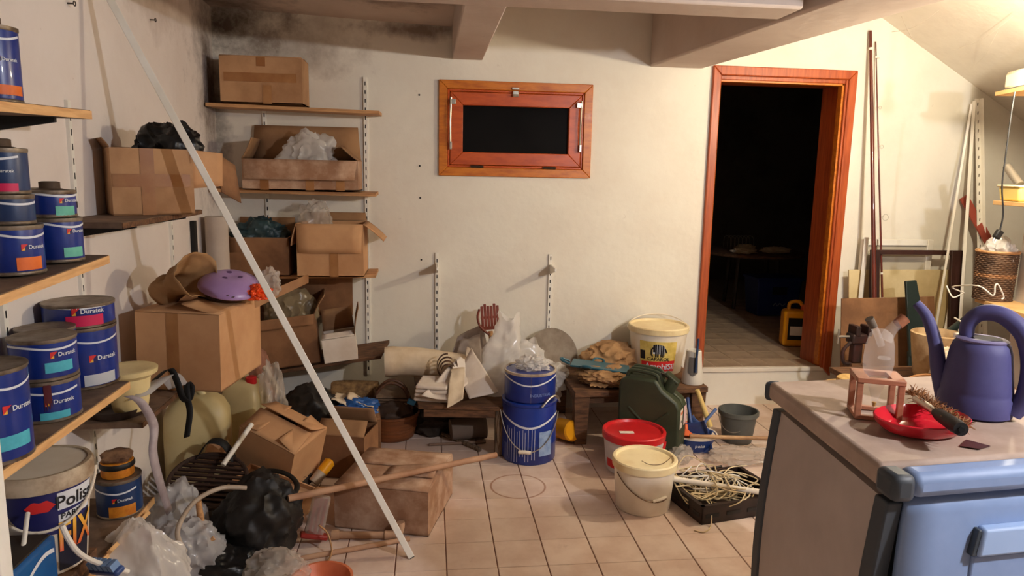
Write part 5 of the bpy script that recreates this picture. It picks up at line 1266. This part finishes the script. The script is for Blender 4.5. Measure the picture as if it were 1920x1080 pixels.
# wicker basket on the lower shelf
bk = at(1876, 572, Y=3.32); s_, n_ = rel(bk)
bkc = Vector((bk.x, bk.y, S3.z + .002))
bkr = 36 * mpp(bkc); bkh = zon(1876, 487, bkc) - S3.z + .02
bkr = .098; bkc = RP + RD * .015 + RN * (bkr + .012); bkc.z = S3.z + .002
t = thing('wicker_basket', 'dark woven wicker basket on the lower right shelf', 'basket', bkc)
for q in range(25):
    z = .004 + q * (bkh - .012) / 24; rr = bkr * (.9 + .07 * q / 24)
    n_w = 40
    MB().tube([((rr + .003 * (1 if (i + q) % 2 else -1)) * cos(2 * pi * i / n_w), (rr + .003 * (1 if (i + q) % 2 else -1)) * sin(2 * pi * i / n_w), z) for i in range(n_w)], .0058, 5, closed=True).build('woven_ring', BASKETM if q not in (12, 13) else mat('wicker_light', (156, 112, 74), .7), t)
MB().lathe([(0, 0), (bkr * .93, 0), (bkr * .93, .006), (0, .006)], 30).build('bottom', BASKETM, t)
MB().lathe([(bkr * .9, .004), (bkr * .96, bkh - .01), (bkr * .95, bkh - .01), (bkr * .88, .006)], 30).build('lining', DARKBR, t)
MB().tube([(bkr * 1.01 * cos(a), bkr * 1.01 * sin(a), bkh) for a in [i * pi / 20 for i in range(40)]], .008, 6, closed=True).build('rim', WOODX, t)
bag('plastic_bag', 'white plastic bag bulging out of the wicker basket', 'bag', bkc + Vector((.0, -.01, bkh * .72)), (bkr * .82, bkr * .8, bkr * .85), 77, FILMW, amp=.35)
# white wire coat hanger
o = MB().tube(bez([at(1700 + 75, 536, Y=3.55), at(1786, 557, Y=3.5), at(1800, 553, Y=3.5)], 5) + bez([at(1808, 549, Y=3.48), at(1785, 538, Y=3.4), at(1834, 536, Y=3.15), at(1862, 554, Y=3.1), at(1866, 536, Y=3.1), at(1872, 534, Y=3.1), at(1882, 556, Y=3.1), at(1878, 561, Y=3.1)], 5), .0035, 6).build('wire_hanger', WPAINT); tag(o, 'white wire hanger dangling in front of the wicker basket', 'hanger')
o = MB().tube(bez([at(1790, 596, Y=3.3), at(1806, 606, Y=3.1), at(1812, 618, Y=3.0), at(1802, 634, Y=3.0)], 6), .004, 6).build('white_wire', WPAINT); tag(o, 'white wire loop behind the watering can handle', 'wire')
# yellow tub, white device with cord and plug, silver tube
tb = RP - RD * (rel(S2)[0] + .1) + RN * (rel(S2)[1] - .1)
t = thing('yellow_tub', 'pale yellow box-shaped tub on the middle right shelf', 'tub', (tb.x, tb.y, S2.z + .001), (0, 0, -RA))
MB().hexa([(-.075, -.09, 0), (.075, -.09, 0), (.075, .09, 0), (-.075, .09, 0)], [(-.085, -.1, .075), (.085, -.1, .075), (.085, .1, .075), (-.085, .1, .075)]).build('tub', mat('lemon_plastic', (238, 216, 130), .5), t, bevel=.012)
MB().box((0, 0, .078), (.18, .21, .012)).build('lid', mat('cream_top', (240, 228, 190), .5), t, bevel=.005)
tb = RP - RD * (rel(S1)[0] + .1) + RN * (rel(S1)[1] - .115)
t = thing('white_device', 'cream plastic mains device on the upper right shelf', 'device', (tb.x, tb.y, S1.z + .001), (0, 0, -RA))
MB().box((0, 0, .05), (.16, .2, .098)).build('case', mat('cream_case', (238, 226, 196), .4), t, bevel=.02)
MB().box((-.04, -.102, .035), (.035, .01, .04)).build('socket', BLACKRUB, t, bevel=.003); MB().box((0, 0, .005), (.165, .205, .012)).build('foot', GREYPL, t)
pts = [at(1903, 172, Y=3.2), at(1896, 215, Y=3.2), at(1886, 290, Y=3.2), at(1879, 350, Y=3.2), at(1881, 400, Y=3.2), at(1875, 432, Y=3.2)]
t = thing('power_cord', 'black power cord with plug hanging from the upper right shelf', 'cord', (0, 0, 0))
MB().tube(bez(pts, 6), .0038, 6).build('cable', BLACKRUB, t)
pl = pts[-1]; MB().box(pl + Vector((-.008, 0, -.02)), (.032, .025, .045), R=(0, .5, 0)).build('plug', BLACKRUB, t, bevel=.006)
for q in (-.006, .008): MB().tube([pl + Vector((-.018 + q, 0, -.035)), pl + Vector((-.026 + q, 0, -.055))], .0025, 6).build('pin', STEEL, t)
rod('silver_tube', 'short silver tube sticking out beside the right partition', 'tube', at(1888, 312, Y=3.6), at(1912, 346, Y=3.5), .022, mat('dull_silver', (160, 152, 138), .4, metal=.6))

# ------------------------------------------------------------------ room beyond the door
t = thing('round_table', 'round table in the dark room beyond the doorway', 'table', (3.22, 6.75, ZST))
MB().lathe([(0, .52), (.46, .52), (.48, .53), (.48, .55), (.46, .56), (0, .56)], 40).build('table_top', OLDWOOD, t)
for k in range(4):
    a = k * pi / 2 + .6; MB().tube([(.3 * cos(a), .3 * sin(a), .002), (.26 * cos(a), .26 * sin(a), .52)], .02, 8).build('leg', DARKST, t)
for i, (x, y, s) in enumerate(((3.0, 6.5, .12), (3.35, 6.55, .14), (3.15, 6.8, .1))):
    bag('loose_papers', ('heap of pale cloth at the left of the round table', 'heap of pale papers at the right of the round table', 'small pale heap in the middle of the round table')[i], 'papers', (x, y, ZST + .561), (s, s * .8, .03), 80 + i, PAPERC, amp=.4)
t = thing('storage_crate', 'dark blue plastic crate with printed mark under the round table', 'crate', (3.23, 6.32, ZST + .003))
NAV = mat('crate_navy', (26, 44, 110), .5)
MB().hexa([(-.19, -.12, 0), (.19, -.12, 0), (.19, .14, 0), (-.19, .14, 0)], [(-.22, -.14, .36), (.22, -.14, .36), (.22, .16, .36), (-.22, .16, .36)]).build('body', NAV, t, bevel=.01)
MB().box((0, .01, .35), (.46, .32, .025)).build('rim', NAV, t, bevel=.004); MB().box((0, -.137, .24), (.14, .012, .07)).build('grip_recess', BLKINK, t)
MB().tube(bez([(-.05, -.128, .095), (-.03, -.13, .125), (-.01, -.128, .098), (.015, -.13, .122), (.04, -.128, .1), (.07, -.13, .12)], 5), .004, 5).build('printed_mark', mat('pale_print', (150, 154, 170), .6), t)
t = thing('yellow_canister', 'yellow plastic canister with black label inside the doorway', 'canister', (2.80, 5.08, ZST + .003), (0, 0, radians(-12)))
MB().box((0, 0, .14), (.2, .13, .28)).build('body', YELPL, t, bevel=.025)
MB().tube(bez([(-.055, 0, .26), (-.05, 0, .33), (.02, 0, .34), (.06, 0, .28)], 5), .014, 8).build('handle', YELPL, t)
MB().lathe([(.028, .27), (.028, .32), (0, .322)], 16, c=(.06, 0, 0)).build('cap', ORPL, t)
lb = MB().box((-.005, -.0665, .14), (.13, .002, .17)).build('label', BLKINK, t); MB().box((0, -.068, .125), (.11, .0015, .07)).build('white_field', PAPERW, lb)
t = thing('wire_basket', 'wire dish basket on the round table', 'basket', (3.1, 6.85, ZST + .562))
for k in range(7): MB().tube(bez([(-.12 + .04 * k, -.08, .0), (-.12 + .04 * k, -.07, .12), (-.12 + .04 * k, .07, .12), (-.12 + .04 * k, .08, 0)], 4), .003, 5).build('wire', STEEL, t)
# ------------------------------------------------------------------ heap on the left
def jug(label, loc, rz, W_, D_, H_, capm, cap=True):
    t = thing('plastic_jug', label, 'jug', loc, (0, 0, rz))
    n = 10; v = []; lv = [(0, .93), (.012, 1), (H_ * .3, 1), (H_ * .62, 1), (H_ * .80, .97), (H_ * .9, .80), (H_ * .95, .6), (H_ * .97, .4)]
    def ring(s):
        o_ = []
        for i in range(24):
            a = 2 * pi * i / 24; c_, s_ = cos(a), sin(a); e = .45
            o_.append((W_ / 2 * s * abs(c_) ** e * (1 if c_ > 0 else -1), D_ / 2 * (s if s > .9 else s * .95) * abs(s_) ** e * (1 if s_ > 0 else -1)))
        return o_
    for z, s in lv: v += [(x, y, z) for x, y in ring(s)]
    m_ = len(lv); f = [(i * 24 + k, i * 24 + (k + 1) % 24, (i + 1) * 24 + (k + 1) % 24, (i + 1) * 24 + k) for i in range(m_ - 1) for k in range(24)] + [tuple(range(23, -1, -1)), tuple((m_ - 1) * 24 + k for k in range(24))]
    MB().add(v, f).build('body', TRANSL, t, angle=60)
    MB().tube(bez([(-W_ * .30, 0, H_ * .86), (-W_ * .22, 0, H_ * 1.0), (.0, 0, H_ * 1.02), (W_ * .1, 0, H_ * .95)], 5), .016, 10).build('handle', TRANSL, t)
    if cap:
        MB().lathe([(.026, 0), (.028, .004), (.027, .034), (.022, .038), (0, .038)], 20, c=(W_ * .22, -.02, H_ * .93)).build('cap', capm, t)
    return t
jug('cloudy jug of yellowish liquid nearest the left wall', (-1.075, 3.33, .003), radians(12), .29, .22, .50, REDPL, False)
jug('cloudy jug with red screw cap behind the tilted carton', (-.945, 3.66, .003), radians(-10), .21, .18, .475, REDPL)
bag('paper_sack', 'pinkish brown paper sack standing behind the red-capped jug', 'sack', (-.96, 3.93, .002), (.12, .10, .29), 101, mat('sack_paper', (160, 112, 92), .8, col2=(136, 90, 70), scale=5), amp=.12, flat=.9)
# tilted carton and its bed
tc_ = carton('carton', 'tilted carton with folded top lying on the heap', (-.735, 3.34, .065), .30, .25, .30, {'f': (12, .13), 'b': (20, .14), 'l': (10, .1), 'r': (14, .1)}, rot=(radians(10), radians(19), radians(-24)), m_=CARD2, tape=[('f', .02, .0, .07, True)])
MB().box((.0, -.1265, .05), (.06, .002, .07)).build('red_mark', mat('red_patch', (150, 60, 40), .7), tc_)
bag('dark_sack', 'dark sack wedged under the tilted carton', 'sack', (-.80, 3.30, .002), (.22, .15, .09), 103, mat('dark_sack', (48, 38, 30), .9), amp=.25)
carton('flattened_carton', 'flattened beige carton lying in front of the tilted one', (-.70, 3.02, .12), .34, .22, .03, {'r': (150, .08)}, rot=(radians(14), radians(12), radians(-22)), m_=CARD2)
t = thing('rubber_ring', 'black rubber ring lying on the flattened carton', 'ring', (-.67, 2.97, .19), (radians(20), radians(12), 0))
MB().tube([(.105 * cos(a), .085 * sin(a), 0) for a in [i * pi / 20 for i in range(40)]], .012, 8, closed=True, flat=.6).build('ring', BLACKRUB, t)
# front carton
kA, kB = at(628, 990, Z=0), at(803, 1008, Z=0); kA.z = kB.z = .004
t, rz = carton_edge('carton', 'dusty carton on the floor at the foot of the white pole', kA, kB, .42, .195, flaps={'b': (2, .2), 'f': (3, .2), 'l': (0, .2), 'r': (0, .2)}, m_=CARD3)
MB().grid(lambda u, v: (-.02 + .22 * u, -.10 + .09 * v, .214 + .03 * u * v), 6, 4).build('torn_layer', CARD3, t, solid=.003)
carton('carton', 'brown carton half hidden behind the dusty floor carton', (-.42, 3.55, .003), .26, .22, .22, {'f': (30, .1), 'b': (60, .1)}, rot=(0, 0, radians(-14)), m_=CARD4)
rod('wooden_stick', 'long dusty wooden stick lying over the floor carton', 'stick', at(540, 935, Z=.27), at(930, 853, Z=.232), .0135, mat('dusty_stick', (190, 150, 118), .7, col2=(160, 116, 86), scale=4))
t = thing('elbow_pipe', 'beige plastic pipe with elbow lying at the floor carton', 'pipe', (0, 0, 0))
BP = mat('beige_pipe', (190, 152, 120), .6, col2=(164, 124, 94), scale=5)
a, b = at(622, 1003, Z=.022), at(735, 1003, Z=.022)
MB().tube([a, b], .015, 12).build('tube', BP, t); MB().tube([b - Vector((.03, 0, 0)), b], .019, 12).build('socket', BP, t); MB().tube(bez([b, b + Vector((.025, 0, .004)), b + Vector((.035, .01, .03)), b + Vector((.035, .012, .05))], 4), .018, 12).build('elbow', BP, t)
MB().tube([a, a + Vector((.03, 0, 0))], .021, 12).build('socket', BP, t)
rod('floor_batten', 'thin dusty batten on the floor in front of the elbow pipe', 'batten', at(565, 1047, Z=.012), at(768, 1010, Z=.012), .011, mat('dusty_stick', (190, 150, 118)))
# red striped holder in clear plastic
t = thing('striped_packet', 'clear plastic packet with red strips beside the wooden stick', 'packet', (-.475, 2.80, .03), (radians(-14), radians(14), radians(10)))
MB().box((0, 0, .09), (.075, .03, .17)).build('film', FILMC, t, bevel=.01)
for q in range(3): MB().box((-.02 + q * .02, .0, .09), (.011, .012, .15)).build('red_strip', mat('dull_red', (148, 44, 36), .4), t, bevel=.003)
MB().box((0, 0, .01), (.11, .06, .02)).build('foot', mat('dull_red', (148, 44, 36)), t, bevel=.006)
o = MB().tube(bez([at(533, 950, Z=.2), at(556, 965, Z=.12), at(552, 985, Z=.08), at(525, 988, Z=.08), at(520, 980, Z=.09)], 6), .0045, 6).build('cream_rope', ROPE); tag(o, 'cream cord loop between black bag and striped packet', 'cord')
o = MB().tube(bez([at(598, 985, Z=.12), at(614, 1000, Z=.08), at(622, 1030, Z=.03), at(616, 1050, Z=.01), at(604, 1060, Z=.008)], 6), .004, 6).build('tan_rope', mat('tan_cord', (170, 126, 80), .5)); tag(o, 'tan cord hanging from the striped packet to the floor', 'cord')
# black bag, grille, hose
bag('black_bag', 'large dull black bag in the middle of the left heap', 'bag', (-.70, 2.69, .003), (.155, .15, .2), 111, mat('black_matt', (26, 23, 21), .55), amp=.22, rot=(0, radians(14), 0))
bag('black_bag', 'low black bag below the bigger black bag', 'bag', (-.78, 2.52, .003), (.16, .11, .09), 112, BLACKPL, amp=.25)
t = thing('iron_grille', 'round dark brown slatted grille lying behind the black bag', 'grille', (-.935, 2.98, .215), (radians(22), radians(6), 0))
GRM = mat('grille_iron', (66, 46, 36), .7, metal=.2, col2=(48, 32, 26), scale=9)
MB().tube([(.155 * cos(a), .155 * sin(a), 0) for a in [i * pi / 24 for i in range(48)]], .010, 8, closed=True).build('rim', GRM, t)
for q in range(11):
    y = -.13 + q * .026; hx = (.155 ** 2 - y ** 2) ** .5; MB().box((0, y, 0), (2 * hx, .012, .01)).build('slat', GRM, t)
MB().box((0, 0, -.008), (.02, .3, .008)).build('cross_slat', GRM, t)
bag('dark_sack', 'dark earth-brown sack under the iron grille', 'sack', (-.95, 2.98, .002), (.2, .17, .105), 113, mat('dark_sack', (48, 38, 30), .9), amp=.2)
o = MB().tube(bez([at(462, 915, Z=.36), at(415, 915, Z=.38), at(368, 938, Z=.37), at(340, 975, Z=.34), at(333, 1005, Z=.3), at(347, 1035, Z=.24)], 6), .0085, 10).build('grey_hose', mat('hose_grey', (176, 160, 142), .5, col2=(146, 130, 112), scale=9)); tag(o, 'pale grey hose arching over the left heap', 'hose')
rod('brush_handle', 'short tan brush handle sticking up beside the black bag', 'brush', at(380, 1000, Z=.20), at(372, 940, Z=.34), .014, WOODX, r2=.010)
rod('wood_peg', 'small wooden peg lying against the black bag', 'peg', at(382, 1020, Z=.2), at(402, 1008, Z=.22), .009, WOODX)
# bags at the bottom left
bag('plastic_bag', 'shiny grey plastic bag below the hose end', 'bag', (-.865, 2.50, .05), (.115, .10, .13), 121, FILMG, amp=.26)
bag('plastic_bag', 'grey bag with a red mark between shelf end and hose', 'bag', (-.96, 2.68, .06), (.10, .10, .16), 122, FILMG, amp=.24)
tag(MB().lathe([(0, 0), (.03, 0), (.03, .004), (0, .004)], 20).build('red_disc', mat('dull_red', (148, 44, 36))), 'small red disc on the grey bag', 'disc').matrix_world = Matrix.Translation(at(276, 1000, X=-.94)) @ Matrix.Rotation(radians(75), 4, 'X')
bag('plastic_bag', 'white carrier bag peaked at the bottom left corner', 'bag', (-.945, 2.27, .10), (.16, .11, .15), 123, FILMW, amp=.25, peak=.5)
bag('plastic_bag', 'crumpled clear bag at the bottom edge beside the orange bowl', 'bag', (-.555, 2.47, .003), (.12, .10, .09), 124, FILMC, amp=.3)
t = thing('orange_bowl', 'orange plastic bowl cut by the bottom frame edge', 'bowl', (-.385, 2.42, .003))
MB().lathe([(.06, 0), (.065, .004), (.105, .07), (.112, .072), (.112, .078), (.102, .078), (.062, .012), (0, .012)], 36).build('bowl', mat('salmon_plastic', (214, 120, 78), .45, col2=(196, 98, 60), scale=5), t)
# tilted blue can and white post at the frame edge
t = thing('paint_tin', 'blue rectangular tin with white wave on the lowest shelf edge', 'paint tin', (-1.11, 1.72, .338))
CB = mat('can_cyanblue', (24, 96, 160), .35, col2=(18, 80, 140), scale=4)
tw, tl, th_ = .105, .205, .205
MB().box((0, 0, th_ / 2), (2 * tw, 2 * tl, th_)).build('body', CB, t, bevel=.012)
MB().box((0, 0, th_ + .001), (2 * tw - .02, 2 * tl - .02, .006)).build('lid', mat('tin_top_dark', (46, 40, 34), .7), t, bevel=.004)
MB().grid(lambda u, v: (tw + .0015, -tl + .02 + (2 * tl - .04) * u, th_ - .045 + .016 * sin(u * 9) + (v - .5) * .012), 30, 1).build('wave_stripe', WHITEINK, t)
MB().grid(lambda u, v: (tw + .0015, .0 + .05 * u, .07 + .01 * sin(u * 14) + (v - .5) * .016), 10, 1).build('printed_mark', WHITEINK, t)
tag(MB().box((-.835, 1.362, 1.0), (.06, .04, 1.99)).build('white_post', WPAINT, bevel=.003), 'white upright post at the left frame edge', 'post')
rod('metal_rod', 'thin white rod standing under the parquet pail', 'rod', at(52, 962, X=-1.08), at(40, 1055, X=-1.04), .006, WPAINT)
o = MB().tube(bez([at(116, 985, X=-.98), at(128, 1010, X=-.97), at(145, 1034, X=-.96), at(170, 1050, X=-.95), at(205, 1062, X=-.93), at(240, 1072, X=-.9)], 6), .0075, 8).build('white_hose', WPAINT); tag(o, 'white curved plastic hose at the bottom left', 'hose')
t = thing('scrub_brush', 'blue and white scrubbing brush at the bottom frame edge', 'brush', at(200, 1068, X=-.93), (radians(20), radians(-10), radians(-30)))
MB().box((0, 0, 0), (.12, .035, .02)).build('back', BLUEPL, t, bevel=.008)
for q in range(5): MB().box((-.045 + q * .022, 0, .02), (.016, .028, .022)).build('bristle_tuft', mat('pale_blue_bristle', (120, 150, 190), .8), t)
t = thing('pine_offcut', 'loose pine slat lying on the lowest shelf end', 'slat', (0, 0, 0))
P_, Q_ = at(205, 1035, X=-.985), at(278, 962, X=-.985)
MB().tube([P_, Q_], .009, 4).build('slat', WOODY, t)
# straps and tapes
def ribbon(name, label, pts, wd, m_, side=(1, 0, 0), cat='strap', twist=0):
    C = bez(pts, 6); n = len(C); s0 = Vector(side).normalized()
    v = []
    for i, p in enumerate(C):
        a = twist * i / n; s_ = s0 * cos(a) + Vector((0, 1, .3)).normalized() * sin(a)
        v += [p - s_ * wd / 2, p + s_ * wd / 2]
    o = MB().add(v, [(2 * i, 2 * i + 1, 2 * i + 3, 2 * i + 2) for i in range(n - 1)]).build(name, m_, solid=.0016, angle=80); return tag(o, label, cat)
GT = mat('grey_tape', (176, 164, 166), .5, col2=(150, 136, 138), scale=12)
ribbon('grey_tape', 'long grey tape hanging from the shelf down to the heap', [at(240, 742, X=-1.02), at(262, 752, X=-.985), at(281, 780, X=-.965), at(289, 805, X=-.96), at(287, 850, X=-.955), at(300, 905, X=-.95), at(318, 962, X=-.945)], .028, GT, (1, .35, 0), 'tape', 1.2)
BKS = mat('black_webbing', (16, 15, 15), .7)
ribbon('black_strap', 'black webbing strap looping over the cloudy jug', [at(290, 712, X=-1.0), at(318, 692, X=-.98), at(332, 715, X=-.96), at(342, 745, X=-.945), at(354, 752, X=-.94), at(360, 728, X=-.94), at(350, 718, X=-.95), at(352, 748, X=-.94), at(356, 775, X=-.93), at(350, 820, X=-.935)], .026, BKS, (.9, -.1, .3))
ribbon('grey_film_strip', 'grey plastic film trailing over the shelf beside the jug', [at(262, 745, X=-1.02), at(290, 722, X=-1.0), at(315, 705, X=-.99), at(335, 725, X=-.97)], .09, FILMG, (.5, .8, 0), 'film')
t = thing('dark_tray', 'dark plastic tray on the shelf under the pale yellow tub', 'tray', (-1.12, 2.62, .642))
MB().lathe([(0, 0), (.085, 0), (.095, .03), (.098, .03), (.09, .004), (0, .005)], 30).build('dish', DARKBR, t)
rod('white_stick', 'short white stick poking up between jug and tilted carton', 'stick', at(418, 872, Y=3.02), at(472, 795, Y=3.2), .011, WPAINT)
o = sheet('cardboard_scrap', CARD2, at(378, 872, Y=3.15), at(432, 872, Y=3.12), at(420, 838, Y=3.2), at(392, 826, Y=3.2), amp=.004, thick=.006); tag(o, 'pointed carton scrap in front of the cloudy jug', 'cardboard')
ribbon('black_strap', 'short black strap beside the pointed carton scrap', [at(356, 880, Y=3.12), at(375, 850, Y=3.1), at(392, 828, Y=3.1), at(420, 832, Y=3.1), at(440, 865, Y=3.1)], .04, BKS, (.3, .9, .3))
t = thing('glue_tube', 'yellow and white tube stuck beside the tilted carton', 'tube', at(588, 905, Z=.06), (radians(-30), radians(42), 0))
MB().lathe([(.026, 0), (.027, .004), (.027, .09), (.0, .09)], 20).build('body', mat('grey_tube', (186, 170, 150), .5), t); MB().lathe([(.0275, .06), (.0275, .12), (.012, .13), (0, .13)], 20).build('nozzle', YELPL, t)
# rear part of the heap
c = Vector((-.217, 4.02, .003))
t = thing('brown_basin', 'brown ribbed plastic basin holding a dark handbag', 'basin', c)
MB().lathe([(.12, 0), (.128, .006), (.142, .06), (.146, .062), (.146, .072), (.144, .074), (.156, .135), (.162, .14), (.162, .152), (.154, .152), (.125, .012), (0, .012)], 40).build('basin', BASINBR, t)
t = thing('handbag', 'dark brown handbag with looped handle in the brown basin', 'bag', c + Vector((0, .0, .05)))
crumple(.135, .11, .10, 131, amp=.15).build('body', mat('dark_hide', (62, 46, 36), .6, col2=(84, 62, 46), scale=8), t)
for q in (-.03, .03): MB().tube(bez([(-.11, q, .12), (-.08, q, .22), (-.01, q, .275), (.07, q, .24), (.12, q, .12)], 6), .0085, 8).build('handle', LEATHER, t)
MB().box((.115, -.06, .17), (.045, .02, .03), R=(.3, .4, .3)).build('blue_clip', mat('clip_blue', (60, 140, 196), .35), t, bevel=.004)
for q in range(3): MB().box((.0, .03, .16 + q * .02), (.2, .14, .01), R=(.05 * q, .08, .1 * q)).build('booklet', mat('dull_paper', (120, 98, 78), .8), t)
t = thing('straw_bundle', 'straw-wrapped bundle lying behind the white pole', 'bundle', (-.43, 4.13, .245))
MB().tube(bez([(-.14, 0, 0), (-.05, .0, .004), (.06, 0, .0), (.13, 0, -.004)], 5), [.05, .056, .058, .058, .058, .058, .058, .058, .058, .058, .058, .058, .058, .058, .058, .05], 16).build('roll', mat('straw_wrap', (150, 118, 76), .9, col2=(96, 70, 44), scale=26, bump=.5, bscale=60), t)
carton('carton', 'dark old carton supporting the straw bundle', (-.45, 4.13, .003), .36, .24, .18, {'f': (0, .12), 'b': (0, .12)}, m_=CARD4)
bag('blue_bag', 'shiny blue plastic bag under pale papers behind the pole', 'bag', (-.395, 3.82, .2), (.115, .08, .055), 133, mat('royal_film', (34, 84, 150), .25), amp=.3)
carton('carton', 'brown carton carrying the blue bag', (-.40, 3.82, .003), .26, .22, .2, {'f': (0, .11), 'b': (0, .11)}, m_=CARD4, rot=(0, 0, .1))
for i, (p, q, r_, s_) in enumerate((((620, 752), (672, 768), (668, 742), (632, 732)), ((650, 750), (700, 765), (702, 755), (652, 735)), ((688, 782), (706, 784), (712, 770), (694, 762)))):
    o = sheet('pale_paper', PAPERC, at(*p, Y=3.78), at(*q, Y=3.76), at(*r_, Y=3.92), at(*s_, Y=3.93), amp=.025, freq=8, seed=40 + i); tag(o, ('crumpled pale paper on the blue bag', 'torn pale paper strip right of the blue bag', 'small pale paper corner above the brown basin')[i], 'paper')
bag('dark_sack', 'black sack filling the corner behind the tilted carton', 'sack', (-.66, 3.86, .003), (.2, .16, .2), 135, mat('black_matt', (26, 23, 21), .55), amp=.25)
bag('plastic_bag', 'clear crumpled bag standing behind the tilted carton', 'bag', (-.80, 3.62, .003), (.07, .06, .28), 136, FILMC, amp=.35, flat=.9)
for i, (a, b) in enumerate((((497, 690), (522, 735)), ((488, 705), (506, 748)))):
    rod('white_tube', ('upper white plastic tube beside the red-capped jug', 'lower white plastic tube beside the red-capped jug')[i], 'tube', at(*a, Y=3.8), at(*b, Y=3.62), .016, WPLASTIC)
# wall details
for i, (x, y) in enumerate(((126, 6), (281, 37))):
    p = at(x, y, X=XL); t = thing('wall_hook', ('small black double hook high on the left wall', 'small ring hook on the left wall beside the pole')[i], 'hook', p)
    MB().tube([(0, 0, 0), (.02, 0, 0)], .003, 6).build('shank', DARKST, t); MB().tube([(.024, .008 * cos(a), .008 * sin(a)) for a in [k * pi / 6 for k in range(12)]], .002, 5, closed=True).build('ring', DARKST, t)
for i, (x, y) in enumerate(((786, 178), (787, 311), (788, 371), (790, 487))):
    p = at(x, y, Y=YB); MB().lathe([(0, 0), (.006, 0), (.006, .002), (0, .0025)], 10, M=Matrix.Translation((p.x, YB - .0005, p.z)) @ Matrix.Rotation(pi / 2, 4, 'X')).build('screw_hole', BLKINK, bpy.data.objects['wall_back'])
rs = random.Random(9)
for i, (a, b) in enumerate((((1672, 60), (1760, 20)), ((1800, 70), (1900, 30)), ((1690, 30), (1730, 90)), ((1830, 120), (1870, 60)))):
    P = at(*a, Y=4.2); Q = at(*b, Y=3.6); 
    for p in (P, Q): p.z = min(p.z, zs(p.x) - .012)
    mid = (P + Q) / 2 + Vector((0, 0, -.03))
    o = MB().tube(bez([P, mid, Q], 8), .0011, 4).build('cobweb_strand', mat('cobweb', (236, 228, 214), .8)); tag(o, ('cobweb strand near the beam end under the slanted ceiling', 'cobweb strand closest to the glowing bulb', 'cobweb strand above the fishing rods', 'cobweb strand crossing the middle of the slanted ceiling')[i], 'cobweb')
# ------------------------------------------------------------------ groups of repeats
GROUPS = {'paint_can': 'blue paint cans', 'carton': 'cardboard cartons', 'plastic_bag': 'crumpled plastic bags', 'wall_shelf': 'wall shelf boards', 'shelf_standard': 'slotted shelf standards',
          'plastic_pail': 'plastic pails', 'plastic_jug': 'cloudy plastic jugs', 'lath': 'white laths in the right corner', 'fishing_rod': 'fishing rods in the right corner', 'dustpan': 'dustpans in the basin',
          'dark_sack': 'dark sacks in the heap', 'cobweb_strand': 'cobweb strands under the slanted ceiling', 'ceiling_bulb': 'bare bulbs', 'wall_hook': 'wall hooks', 'pale_paper': 'pale papers by the blue bag', 'grey_paper': 'grey wrapping sheets'}
for o in bpy.data.objects:
    k = o.name.split('.')[0]
    if o.parent is None and k in GROUPS and 'category' in o: o['group'] = GROUPS[k]
